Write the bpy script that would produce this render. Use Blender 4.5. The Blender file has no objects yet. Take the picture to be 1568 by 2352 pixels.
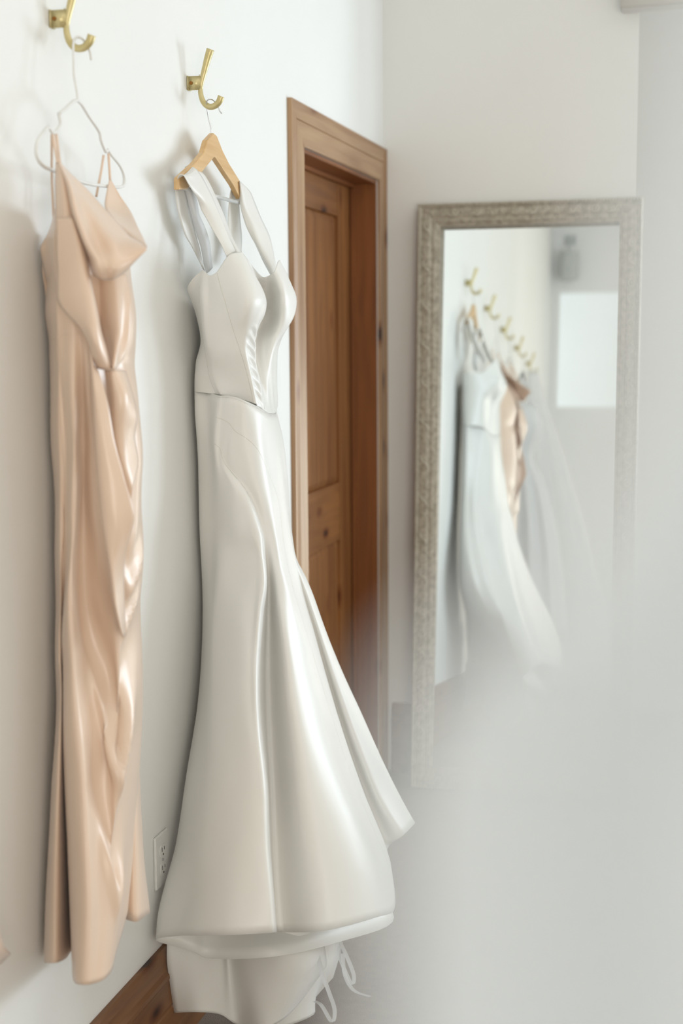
import bpy, bmesh, math, random
from mathutils import Vector, Matrix
import numpy as np
random.seed(7)
sc = bpy.context.scene
# ---------------------------------------------------------------- camera
cam_d = bpy.data.cameras.new('camera'); cam = bpy.data.objects.new('camera', cam_d)
sc.collection.objects.link(cam); sc.camera = cam
cam_d.sensor_fit = 'VERTICAL'; cam_d.sensor_height = 36.0; cam_d.sensor_width = 24.0; cam_d.lens = 50.0
cam_d.clip_start = 0.01
cam_d.dof.use_dof = True; cam_d.dof.focus_distance = 2.98; cam_d.dof.aperture_fstop = 2.5
R = ((0.9662078, 0.2576625, -0.0072450), (0.0245663, -0.1200273, -0.9924666), (-0.2565910, 0.9587510, -0.1223011))
cam.matrix_world = Matrix(((R[0][0], -R[1][0], -R[2][0], 1.11), (R[0][1], -R[1][1], -R[2][1], 0.0),
                           (R[0][2], -R[1][2], -R[2][2], 1.51), (0, 0, 0, 1)))
# ---------------------------------------------------------------- world, lights, exposure
w = bpy.data.worlds.new('world'); sc.world = w; w.use_nodes = True
w.node_tree.nodes['Background'].inputs[0].default_value = (0.80, 0.90, 1.0, 1)
w.node_tree.nodes['Background'].inputs[1].default_value = 1.0
def area(name, loc, rot, sx, sy, power, col):
    l = bpy.data.lights.new(name, 'AREA'); l.shape = 'RECTANGLE'; l.size = sx; l.size_y = sy
    l.energy = power; l.color = col
    o = bpy.data.objects.new(name, l); sc.collection.objects.link(o)
    o.location = loc; o.rotation_euler = rot; return o
area('window_daylight', (2.80, 5.66, 1.45), (math.radians(-90), 0, 0), 1.05, 1.15, 54, (0.78, 0.90, 1.0))
area('side_added_light', (3.54, 4.75, 1.5), (0, math.radians(90), 0), 1.2, 1.1, 34, (0.80, 0.91, 1.0))  # unseen side light, added to narrow and band the dress shadows
area('rear_fill', (2.3, -1.16, 1.25), (math.radians(90), 0, 0), 1.5, 1.7, 52, (1.0, 0.95, 0.86))  # unseen fill behind the camera, added to lift the shaded sides
area('ceiling_fill', (1.9, 1.6, 3.36), (0, 0, 0), 2.2, 3.6, 15, (1.0, 0.98, 0.93))  # added overhead fill to soften contrast, no known skylight
sc.view_settings.view_transform = 'Standard'; sc.view_settings.look = 'None'
sc.view_settings.gamma = 1.0; sc.view_settings.exposure = 0.1; sc.view_settings.use_curve_mapping = False

# ---------------------------------------------------------------- materials
def mat(name, base, rough=0.5, metal=0.0, **kw):
    m = bpy.data.materials.new(name); m.use_nodes = True
    b = m.node_tree.nodes['Principled BSDF']
    b.inputs['Base Color'].default_value = (*base, 1); b.inputs['Roughness'].default_value = rough
    b.inputs['Metallic'].default_value = metal
    for k, v in kw.items(): b.inputs[k.replace('_', ' ')].default_value = v
    return m
def srgb(r, g, b):
    f = lambda c: (c/255/12.92) if c/255 <= 0.04045 else ((c/255+0.055)/1.055)**2.4
    return (f(r), f(g), f(b))
def mottled(m, c1, c2, scale, bump=0.0, bscale=None, stretch=(1, 1, 1)):
    nt = m.node_tree; N = nt.nodes; Lk = nt.links; b = N['Principled BSDF']
    tc = N.new('ShaderNodeTexCoord'); mp = N.new('ShaderNodeMapping'); mp.inputs['Scale'].default_value = stretch
    Lk.new(tc.outputs['Object'], mp.inputs['Vector'])
    n = N.new('ShaderNodeTexNoise'); n.inputs['Scale'].default_value = scale; n.inputs['Detail'].default_value = 5
    Lk.new(mp.outputs[0], n.inputs['Vector'])
    r = N.new('ShaderNodeValToRGB'); r.color_ramp.elements[0].position = 0.35; r.color_ramp.elements[1].position = 0.65
    r.color_ramp.elements[0].color = (*c1, 1); r.color_ramp.elements[1].color = (*c2, 1)
    Lk.new(n.outputs['Fac'], r.inputs[0]); Lk.new(r.outputs[0], b.inputs['Base Color'])
    if bump:
        n2 = N.new('ShaderNodeTexNoise'); n2.inputs['Scale'].default_value = bscale or scale*4
        Lk.new(mp.outputs[0], n2.inputs['Vector'])
        bp = N.new('ShaderNodeBump'); bp.inputs['Strength'].default_value = bump; bp.inputs['Distance'].default_value = 0.002
        Lk.new(n2.outputs['Fac'], bp.inputs['Height']); Lk.new(bp.outputs[0], b.inputs['Normal'])
    return m
def wood(name, dark, light, axis, knots=True, rough=0.42, kscale=3.8, grain=22):
    m = mat(name, light, rough); nt = m.node_tree; N = nt.nodes; Lk = nt.links; b = N['Principled BSDF']
    tc = N.new('ShaderNodeTexCoord'); mp = N.new('ShaderNodeMapping')
    s = [1.0, 1.0, 1.0]; s[axis] = 0.07; mp.inputs['Scale'].default_value = s
    Lk.new(tc.outputs['Object'], mp.inputs['Vector'])
    n = N.new('ShaderNodeTexNoise'); n.inputs['Scale'].default_value = grain; n.inputs['Detail'].default_value = 6
    n.inputs['Distortion'].default_value = 0.6; Lk.new(mp.outputs[0], n.inputs['Vector'])
    r = N.new('ShaderNodeValToRGB'); r.color_ramp.elements[0].position = 0.3; r.color_ramp.elements[1].position = 0.68
    r.color_ramp.elements[0].color = (*dark, 1); r.color_ramp.elements[1].color = (*light, 1)
    Lk.new(n.outputs['Fac'], r.inputs[0]); out = r.outputs[0]
    if knots:
        mp2 = N.new('ShaderNodeMapping'); s = [2.2, 2.2, 2.2]; s[axis] = 1.0; mp2.inputs['Scale'].default_value = s
        mp2.inputs['Location'].default_value = (0.3, 0.15, 0.4)
        Lk.new(tc.outputs['Object'], mp2.inputs['Vector'])
        v = N.new('ShaderNodeTexVoronoi'); v.inputs['Scale'].default_value = kscale; Lk.new(mp2.outputs[0], v.inputs['Vector'])
        rr = N.new('ShaderNodeValToRGB'); e = rr.color_ramp.elements
        e[0].position = 0.06; e[0].color = (0.12, 0.08, 0.06, 1); e[1].position = 0.20; e[1].color = (1, 1, 1, 1)
        e2 = rr.color_ramp.elements.new(0.11); e2.color = (0.62, 0.45, 0.36, 1)
        Lk.new(v.outputs['Distance'], rr.inputs[0])
        mx = N.new('ShaderNodeMix'); mx.data_type = 'RGBA'; mx.blend_type = 'MULTIPLY'; mx.inputs[0].default_value = 1.0
        Lk.new(out, mx.inputs[6]); Lk.new(rr.outputs[0], mx.inputs[7]); out = mx.outputs[2]
    Lk.new(out, b.inputs['Base Color'])
    bp = N.new('ShaderNodeBump'); bp.inputs['Strength'].default_value = 0.15; bp.inputs['Distance'].default_value = 0.001
    Lk.new(n.outputs['Fac'], bp.inputs['Height']); Lk.new(bp.outputs[0], b.inputs['Normal'])
    return m
M = {}
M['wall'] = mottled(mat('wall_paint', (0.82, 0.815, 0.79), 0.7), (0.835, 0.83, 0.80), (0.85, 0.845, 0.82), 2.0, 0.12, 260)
M['white_paint'] = mottled(mat('white_trim_paint', (0.8, 0.8, 0.78), 0.45), (0.78, 0.78, 0.75), (0.82, 0.82, 0.8), 5)
M['shadow_taupe'] = mottled(mat('shadow_taupe', (0.4, 0.36, 0.31), 0.6), (0.42, 0.38, 0.33), (0.46, 0.42, 0.37), 5)  # shade put into colour, for the beam over the alcove opening
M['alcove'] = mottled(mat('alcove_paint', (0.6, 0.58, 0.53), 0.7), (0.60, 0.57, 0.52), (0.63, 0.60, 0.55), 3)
M['floor'] = mottled(mat('floor_stone', (0.3, 0.26, 0.22), 0.8), (0.28, 0.235, 0.20), (0.31, 0.26, 0.22), 40, 0.5, 300)
M['cased'] = wood('pine_casing_upright', srgb(146, 108, 76), srgb(180, 146, 110), 2)
M['caseh'] = wood('pine_casing_header', srgb(146, 108, 76), srgb(180, 146, 110), 1)
M['door'] = wood('pine_door_upright', srgb(116, 70, 34), srgb(150, 100, 54), 2)
M['doorh'] = wood('pine_door_rail', srgb(116, 70, 34), srgb(150, 100, 54), 1)
M['jamb'] = wood('pine_jamb', srgb(112, 62, 27), srgb(144, 88, 43), 2)
M['jambh'] = wood('pine_jamb_head', srgb(112, 62, 27), srgb(144, 88, 43), 1)
M['base'] = wood('pine_baseboard', srgb(104, 66, 36), srgb(140, 96, 58), 1)
M['hanger'] = wood('beech_hanger', srgb(206, 164, 108), srgb(226, 190, 140), 1, knots=False, rough=0.35, grain=60)
M['brass'] = mottled(mat('satin_brass', srgb(205, 190, 140), 0.36, 0.45), srgb(200, 184, 130), srgb(214, 200, 152), 30)
M['screw'] = mottled(mat('dark_brass', srgb(150, 100, 50), 0.35, 0.9), srgb(130, 84, 40), srgb(168, 116, 60), 200)
M['wire'] = mottled(mat('steel_wire', (0.6, 0.6, 0.6), 0.25, 1.0), (0.52, 0.52, 0.53), (0.68, 0.68, 0.7), 80)
M['plastic'] = mottled(mat('white_plastic', (0.8, 0.79, 0.76), 0.35), (0.78, 0.77, 0.74), (0.82, 0.81, 0.78), 40)
M['clear'] = mottled(mat('milky_plastic', (0.8, 0.8, 0.78), 0.2), (0.72, 0.73, 0.70), (0.8, 0.8, 0.78), 40)
M['black'] = mottled(mat('slot_shadow', (0.03, 0.025, 0.02), 0.6), (0.025, 0.02, 0.016), (0.04, 0.03, 0.025), 50)
M['charcoal'] = mottled(mat('charcoal_plastic', (0.06, 0.07, 0.07), 0.4), (0.05, 0.06, 0.06), (0.08, 0.09, 0.09), 30)
M['grey'] = mottled(mat('grey_fabric_shade', (0.42, 0.44, 0.42), 0.7), (0.40, 0.42, 0.40), (0.46, 0.48, 0.46), 60)
M['frame'] = mottled(mat('antiqued_cream_frame', (0.55, 0.5, 0.42), 0.5), srgb(154, 145, 129), srgb(186, 178, 162), 60, 0.4, 200)
M['carve'] = mottled(mat('antiqued_cream_carving', (0.5, 0.45, 0.38), 0.5), srgb(176, 168, 150), srgb(200, 194, 180), 90, 0.4, 300)
M['mirror'] = mottled(mat('silvered_glass', (0.9, 0.93, 0.92), 0.02, 1.0), (0.89, 0.925, 0.91), (0.90, 0.93, 0.92), 3)
def satin(name, c1, c2, rough, sheen, trans=0.12, weave=900):
    m = mottled(mat(name, c1, rough), c1, c2, 6, 0.10, weave)
    b = m.node_tree.nodes['Principled BSDF']
    b.inputs['Sheen Weight'].default_value = sheen; b.inputs['Sheen Roughness'].default_value = 0.4
    b.inputs['Specular IOR Level'].default_value = 0.6
    nt = m.node_tree; tr = nt.nodes.new('ShaderNodeBsdfTranslucent'); tr.inputs[0].default_value = (*c2, 1)
    mx = nt.nodes.new('ShaderNodeMixShader'); mx.inputs[0].default_value = trans
    nt.links.new(b.outputs[0], mx.inputs[1]); nt.links.new(tr.outputs[0], mx.inputs[2])
    nt.links.new(mx.outputs[0], nt.nodes['Material Output'].inputs['Surface'])
    return m
M['gown'] = satin('ivory_mikado_satin', (0.92, 0.905, 0.86), (0.935, 0.92, 0.88), 0.40, 0.35, 0.17)
M['blush'] = satin('blush_satin', (0.90, 0.69, 0.535), (0.915, 0.715, 0.56), 0.27, 0.3, 0.14)
M['tulle'] = satin('white_tulle', (0.86, 0.86, 0.86), (0.89, 0.89, 0.89), 0.7, 0.3, 0.35)
def sheer(name, col, alpha):
    m = satin(name, col, col, 0.8, 0.2, 0.45); nt = m.node_tree
    old = nt.nodes['Material Output'].inputs['Surface'].links[0].from_socket
    t = nt.nodes.new('ShaderNodeBsdfTransparent'); mx = nt.nodes.new('ShaderNodeMixShader'); mx.inputs[0].default_value = alpha
    nt.links.new(t.outputs[0], mx.inputs[1]); nt.links.new(old, mx.inputs[2])
    nt.links.new(mx.outputs[0], nt.nodes['Material Output'].inputs['Surface']); return m
M['sheer'] = sheer('sheer_curtain_voile', (0.50, 0.525, 0.54), 0.94)
M['veil'] = sheer('sheer_veil_tulle', (0.9, 0.9, 0.9), 0.55)
M['seam'] = mottled(mat('stitched_seam', (0.6, 0.58, 0.52), 0.7), (0.66, 0.64, 0.58), (0.72, 0.70, 0.64), 90)
M['organza'] = sheer('organza_ribbon', (0.9, 0.9, 0.9), 0.75)
M['shade'] = mat('lit_window_shade', (0.85, 0.88, 0.88), 0.8)
M['shade'].node_tree.nodes['Principled BSDF'].inputs['Emission Color'].default_value = (0.88, 0.95, 0.97, 1)
M['shade'].node_tree.nodes['Principled BSDF'].inputs['Emission Strength'].default_value = 0.36

# ---------------------------------------------------------------- helpers
C = sc.collection
def obj(name, me, m, parent=None, smooth=False):
    o = bpy.data.objects.new(name, me); C.objects.link(o)
    if m: me.materials.append(M[m] if isinstance(m, str) else m)
    if smooth:
        for p in me.polygons: p.use_smooth = True
    if parent: o.parent = parent
    return o
def fin(bm, name='m'):
    bmesh.ops.recalc_face_normals(bm, faces=bm.faces[:])
    me = bpy.data.meshes.new(name); bm.to_mesh(me); bm.free(); return me
def thing(name, label, cat, loc=(0, 0, 0), group=None):
    o = bpy.data.objects.new(name, None); C.objects.link(o); o.location = loc; o.empty_display_size = 0.05
    tag(o, label, cat, group); return o
def tag(o, label, cat, group=None):
    o['label'] = label; o['category'] = cat
    if group: o['group'] = group
    return o
def struct(o): o['kind'] = 'structure'; return o
def bx(bm, lo, hi, bevel=0.0):
    r = bmesh.ops.create_cube(bm, size=1.0); vs = r['verts']
    for v in vs: v.co = Vector([(lo[i]+hi[i])/2 + v.co[i]*(hi[i]-lo[i]) for i in range(3)])
    if bevel:
        es = list({e for v in vs for e in v.link_edges})
        bmesh.ops.bevel(bm, geom=es, offset=bevel, segments=2, affect='EDGES', clamp_overlap=True)
def box(name, lo, hi, m, parent=None, bevel=0.0):
    bm = bmesh.new(); bx(bm, lo, hi, bevel); return obj(name, fin(bm), m, parent)
def prism(bm, prof, place, a, b):
    """prof: 2D outline; place(p, t) -> 3D; extruded from t=a to t=b"""
    va = [bm.verts.new(place(p, a)) for p in prof]; vb = [bm.verts.new(place(p, b)) for p in prof]
    n = len(prof)
    for i in range(n): bm.faces.new((va[i], va[(i+1) % n], vb[(i+1) % n], vb[i]))
    bm.faces.new(va); bm.faces.new(vb[::-1])
def crs(P, n):
    """Catmull-Rom resample of points P (k x d) with n steps per span"""
    P = np.asarray(P, float); k = len(P); out = []
    for i in range(k-1):
        p0 = P[i-1] if i > 0 else 2*P[0]-P[1]; p1 = P[i]; p2 = P[i+1]; p3 = P[i+2] if i+2 < k else 2*P[-1]-P[-2]
        for j in range(n):
            t = j/n
            out.append(0.5*((2*p1)+(p2-p0)*t+(2*p0-5*p1+4*p2-p3)*t*t+(3*p1-p0-3*p2+p3)*t**3))
    out.append(P[-1]); return np.array(out)
def tube(bm, pts, rad, seg=8, flat=None, smooth_n=0):
    pts = [Vector(p) for p in (crs(pts, smooth_n) if smooth_n else pts)]
    n = len(pts); rads = rad if hasattr(rad, '__len__') else [rad]*n
    if len(rads) != n: rads = list(np.interp(np.linspace(0, 1, n), np.linspace(0, 1, len(rads)), rads))
    rings = []; up = None
    for i, p in enumerate(pts):
        t = (pts[min(i+1, n-1)]-pts[max(i-1, 0)]).normalized()
        if up is None: up = t.orthogonal().normalized() if flat is None else Vector(flat)
        s = up - t*up.dot(t)
        s = s.normalized() if s.length > 1e-6 else t.orthogonal().normalized()
        if flat is None: up = s
        q = t.cross(s)
        f = 1.0
        rings.append([bm.verts.new(p + s*math.cos(a)*rads[i] + q*math.sin(a)*rads[i]*f) for a in [2*math.pi*j/seg for j in range(seg)]])
    for a, b in zip(rings, rings[1:]):
        for j in range(seg): bm.faces.new((a[j], a[(j+1) % seg], b[(j+1) % seg], b[j]))
    bm.faces.new(rings[0][::-1]); bm.faces.new(rings[-1])
def sheet(name, A, m, parent=None, nu=5, nv=3, closed=False, disp=None, thick=0.0012):
    """cloth surface through control columns A[col][row][xyz]"""
    A = np.asarray(A, float)
    if closed: A = np.concatenate([A[-2:], A, A[:2]], 0)
    k, r, _ = A.shape
    B = crs(A.transpose(0, 1, 2).reshape(k, -1), nu).reshape(-1, r, 3)
    if closed: B = B[2*nu: 2*nu + (k-4)*nu + 1]; B[-1] = B[0]
    cols = len(B); G = crs(B.transpose(1, 0, 2).reshape(r, -1), nv).reshape(-1, cols, 3)
    rows = len(G)
    if disp is not None:
        dv = np.gradient(G, axis=0); du = np.gradient(G, axis=1); nn = np.cross(du, dv)
        nn /= np.linalg.norm(nn, axis=2, keepdims=True)+1e-9
        U, V = np.meshgrid(np.linspace(0, 1, cols), np.linspace(0, 1, rows))
        G = G + nn*disp(U, V, G)[..., None]
    if parent: G[..., 0] = np.maximum(G[..., 0], 0.006-parent.location.x)
    cc = cols-1 if closed else cols
    vs = [tuple(G[i, j]) for i in range(rows) for j in range(cc)]
    fs = [(i*cc+j, i*cc+(j+1) % cc, (i+1)*cc+(j+1) % cc, (i+1)*cc+j) for i in range(rows-1) for j in range(cols-1)]
    me = bpy.data.meshes.new(name); me.from_pydata(vs, [], fs); me.update()
    o = obj(name, me, m, parent, smooth=True)
    if thick:
        s = o.modifiers.new('thickness', 'SOLIDIFY'); s.thickness = thick; s.offset = 0.0
    return o, G
def line_on(G, us, vs_, n=60):
    """polyline on a sheet grid from fractional (u,v) keys"""
    uu = crs(np.array(us)[:, None], 12)[:, 0]; vv = crs(np.array(vs_)[:, None], 12)[:, 0]; out = []
    R_, C_ = G.shape[:2]
    for a, b in zip(uu, vv):
        x = min(max(a, 0), 1)*(C_-1); y = min(max(b, 0), 1)*(R_-1); i = int(min(x, C_-2)); j = int(min(y, R_-2)); f = x-i; g = y-j
        out.append(G[j, i]*(1-f)*(1-g)+G[j, i+1]*f*(1-g)+G[j+1, i]*(1-f)*g+G[j+1, i+1]*f*g)
    return out
D={
 'skirt':[[[200,28666,13999],[200,28664,13474],[200,28744,12945],[200,28796,12414],[200,28797,11883],[200,28797,11351],[202,28808,10819],[210,28846,10288],[223,28862,9758],[242,28818,9229],[261,28740,8698],[283,28604,8166],[298,28424,7633],[300,28206,7103],[300,27911,6574],[300,27573,6045],[298,27272,5516],[277,27050,4984],[249,26786,4453],[213,26339,3924],[188,25963,3395],[180,25853,2877]],[[545,28480,13961],[558,28494,13456],[570,28500,12950],[584,28500,12445],[590,28500,11940],[590,28500,11434],[595,28491,10929],[619,28430,10423],[649,28317,9918],[687,28124,9413],[727,27937,8906],[771,27742,8398],[820,27523,7890],[880,27261,7382],[965,26926,6874],[1040,26578,6367],[1071,26273,5859],[1087,25989,5352],[1097,25732,4844],[1089,25524,4337],[1005,25358,3830],[904,25200,3324]],[[914,28160,13902],[846,28160,13417],[808,28160,12930],[827,28182,12443],[868,28200,11956],[895,28200,11466],[918,28176,10977],[939,28045,10487],[945,27935,9998],[948,27826,9509],[977,27657,9018],[1056,27424,8526],[1155,27156,8034],[1246,26874,7543],[1348,26544,7051],[1446,26204,6560],[1513,25901,6068],[1569,25628,5577],[1609,25372,5085],[1617,25132,4594],[1591,24914,4104],[1557,24700,3614]],[[1036,28115,13904],[986,28126,13427],[945,28135,12949],[929,28137,12472],[1185,27987,11998],[1252,27927,11519],[1324,27877,11040],[1416,27830,10561],[1486,27704,10082],[1542,27443,9604],[1603,27212,9123],[1666,26982,8642],[1732,26742,8160],[1809,26483,7678],[1902,26196,7197],[1998,25901,6716],[2082,25621,6235],[2160,25349,5753],[2228,25087,5272],[2276,24842,4792],[2307,24618,4312],[2334,24400,3832]],[[1163,28080,13906],[1108,28095,13430],[1037,28110,12953],[997,28115,12476],[1340,27927,12000],[1517,27843,11523],[1652,27776,11046],[1802,27690,10568],[1868,27544,10090],[1904,27327,9612],[1935,27101,9134],[1972,26863,8656],[2040,26632,8178],[2145,26351,7701],[2296,26021,7224],[2423,25758,6746],[2538,25512,6268],[2642,25266,5789],[2739,25040,5309],[2834,24837,4832],[2907,24678,4355],[2964,24550,3878]],[[1285,28060,13880],[1233,28067,13401],[1127,28091,12920],[1105,28103,12440],[1498,27992,11964],[1738,27849,11488],[1893,27771,11008],[2008,27685,10530],[2093,27526,10058],[2078,27310,9583],[2089,27138,9102],[2115,26958,8619],[2180,26716,8138],[2274,26468,7656],[2402,26219,7175],[2547,25959,6694],[2665,25717,6212],[2742,25502,5729],[2821,25298,5246],[2923,25096,4764],[3014,24932,4284],[3091,24800,3803]],[[1399,28060,13854],[1348,28060,13352],[1249,28065,12850],[1306,28063,12350],[1625,28084,11853],[1790,28100,11354],[1887,28128,10853],[1907,28259,10352],[1874,28400,9852],[1861,28400,9350],[1877,28318,8847],[1910,28172,8343],[1962,28003,7840],[2036,27793,7337],[2137,27539,6833],[2239,27289,6331],[2343,27033,5827],[2447,26761,5322],[2544,26510,4817],[2620,26317,4314],[2705,26120,3812],[2809,25900,3310]],[[1552,28110,13780],[1514,28092,13298],[1553,28094,12814],[1671,28100,12330],[1814,28100,11847],[1913,28145,11364],[1992,28200,10880],[2070,28200,10397],[2158,28112,9918],[2286,27892,9439],[2426,27659,8955],[2559,27423,8470],[2680,27183,7986],[2824,26935,7502],[2980,26691,7018],[3115,26472,6532],[3243,26270,6046],[3379,26087,5560],[3518,25920,5074],[3647,25767,4588],[3761,25631,4102],[3871,25500,3617]],[[1683,28400,13667],[1715,28308,13188],[1774,28300,12707],[1860,28300,12226],[1964,28300,11746],[2046,28300,11265],[2120,28300,10784],[2204,28300,10304],[2349,28214,9827],[2469,28096,9347],[2594,27965,8865],[2755,27813,8383],[2928,27648,7901],[3108,27469,7419],[3309,27309,6937],[3530,27165,6455],[3766,27014,5972],[4016,26859,5490],[4238,26730,5008],[4431,26624,4526],[4567,26554,4044],[4677,26500,3563]],[[1737,28700,13561],[1760,28700,13061],[1813,28700,12562],[1893,28700,12062],[1979,28700,11561],[2043,28700,11060],[2117,28700,10559],[2218,28694,10060],[2371,28592,9562],[2541,28522,9061],[2701,28462,8560],[2854,28409,8057],[3024,28342,7556],[3194,28300,7054],[3341,28300,6551],[3496,28300,6048],[3692,28300,5546],[3906,28300,5044],[4127,28300,4542],[4348,28300,4041],[4540,28300,3543],[4651,28300,3043]],[[1691,29200,13469],[1770,29200,12988],[1836,29200,12504],[1893,29200,12019],[1936,29200,11533],[1982,29200,11048],[2044,29200,10563],[2127,29210,10079],[2241,29284,9595],[2376,29344,9110],[2523,29397,8625],[2652,29448,8140],[2779,29496,7655],[2915,29541,7169],[3056,29585,6683],[3203,29632,6197],[3357,29681,5712],[3521,29730,5226],[3694,29783,4741],[3867,29895,4256],[4035,30000,3772],[4186,30000,3292]],[[1664,29500,13453],[1753,29500,12966],[1822,29500,12477],[1878,29500,11986],[1922,29500,11495],[1968,29502,11005],[2025,29574,10517],[2092,29713,10027],[2167,29910,9537],[2247,30102,9046],[2331,30284,8555],[2418,30432,8064],[2508,30565,7573],[2602,30693,7082],[2701,30815,6590],[2806,30942,6098],[2916,31081,5607],[3040,31207,5116],[3186,31318,4625],[3353,31403,4134],[3550,31456,3644],[3758,31500,3153]],[[1618,29800,13437],[1715,29800,12969],[1768,29838,12500],[1805,29899,12029],[1845,29900,11559],[1890,29900,11088],[1952,29900,10619],[2045,29907,10150],[2192,29984,9681],[2307,30108,9211],[2412,30266,8740],[2530,30373,8269],[2656,30460,7798],[2783,30545,7326],[2913,30625,6855],[3046,30708,6383],[3182,30795,5912],[3324,30885,5441],[3469,30985,4970],[3633,31082,4500],[3875,31147,4029],[4172,31200,3560]],[[1490,30300,13457],[1600,30375,12985],[1650,30445,12512],[1666,30514,12038],[1667,30593,11565],[1686,30600,11091],[1730,30605,10618],[1774,30684,10145],[1972,30793,9676],[2089,31022,9207],[2213,31147,8734],[2347,31274,8259],[2490,31408,7783],[2646,31536,7307],[2818,31662,6831],[3000,31776,6354],[3185,31865,5878],[3376,31939,5402],[3571,32025,4926],[3767,32138,4451],[3988,32230,3977],[4238,32300,3505]],[[1300,30800,13800],[1300,30843,13294],[1300,30884,12789],[1300,30924,12283],[1300,30966,11777],[1300,31013,11271],[1300,31067,10765],[1309,31134,10259],[1378,31224,9753],[1507,31336,9247],[1683,31462,8741],[1892,31599,8234],[2122,31740,7728],[2360,31880,7222],[2593,32014,6715],[2807,32136,6209],[2995,32242,5704],[3178,32340,5198],[3362,32431,4692],[3546,32521,4187],[3731,32609,3682],[3915,32700,3176]],[[1100,30900,13800],[1107,30961,13275],[1113,31018,12750],[1119,31075,12226],[1126,31135,11701],[1135,31201,11176],[1146,31276,10651],[1173,31373,10126],[1245,31510,9600],[1355,31676,9075],[1496,31856,8550],[1660,32038,8024],[1840,32206,7499],[2027,32349,6973],[2213,32450,6448],[2390,32498,5923],[2563,32490,5398],[2750,32452,4873],[2947,32395,4348],[3150,32328,3824],[3353,32259,3299],[3551,32200,2774]],[[900,31000,13800],[915,31061,13253],[927,31117,12706],[940,31173,12159],[955,31234,11612],[974,31307,11065],[999,31397,10518],[1060,31557,9971],[1179,31811,9424],[1339,32110,8877],[1527,32405,8330],[1726,32646,7783],[1921,32784,7236],[2104,32783,6689],[2297,32678,6142],[2502,32494,5594],[2715,32251,5047],[2934,31966,4499],[3156,31660,3952],[3379,31350,3404],[3599,31057,2857],[3814,30800,2309]],[[750,31200,13850],[765,31230,13291],[778,31255,12732],[791,31281,12173],[806,31311,11614],[825,31349,11055],[850,31400,10496],[900,31552,9937],[985,31842,9378],[1100,32200,8819],[1238,32558,8260],[1393,32845,7701],[1557,32993,7142],[1742,32954,6583],[1981,32763,6023],[2263,32451,5464],[2579,32048,4904],[2918,31584,4345],[3268,31087,3785],[3620,30588,3226],[3961,30116,2666],[4282,29700,2106]],[[600,31300,13900],[600,31314,13349],[600,31326,12798],[600,31338,12247],[600,31352,11696],[600,31370,11144],[600,31395,10593],[615,31494,10042],[669,31750,9491],[755,32097,8940],[865,32463,8389],[992,32777,7838],[1128,32971,7286],[1274,32969,6735],[1473,32722,6184],[1722,32270,5632],[2009,31661,5080],[2322,30946,4529],[2649,30173,3977],[2978,29392,3426],[3298,28651,2874],[3595,28000,2322]],[[300,30500,13900],[316,30547,13363],[332,30592,12826],[348,30638,12289],[363,30684,11752],[379,30732,11215],[395,30783,10678],[410,30841,10140],[422,30915,9603],[433,30996,9066],[445,31075,8529],[460,31142,7992],[479,31187,7455],[506,31197,6918],[605,31018,6380],[796,30607,5843],[1058,30018,5306],[1369,29305,4768],[1708,28522,4231],[2053,27724,3693],[2382,26966,3156],[2674,26300,2618]],[[200,29700,13900],[200,29700,13353],[200,29700,12806],[200,29700,12258],[200,29700,11711],[200,29700,11164],[200,29700,10616],[201,29696,10069],[204,29682,9522],[211,29657,8975],[219,29624,8427],[229,29582,7880],[242,29533,7333],[259,29467,6785],[313,29285,6238],[404,28986,5690],[524,28599,5142],[662,28150,4595],[811,27668,4047],[962,27181,3499],[1106,26715,2952],[1235,26300,2404]],[[180,29200,13900],[180,29200,13363],[180,29200,12826],[180,29200,12289],[180,29200,11752],[180,29200,11215],[180,29200,10678],[180,29191,10141],[181,29146,9604],[184,29070,9067],[187,28969,8530],[191,28849,7993],[195,28717,7456],[201,28578,6919],[230,28389,6382],[287,28136,5844],[368,27833,5307],[463,27495,4770],[568,27137,4232],[675,26776,3695],[777,26425,3157],[867,26100,2620]]],
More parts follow.
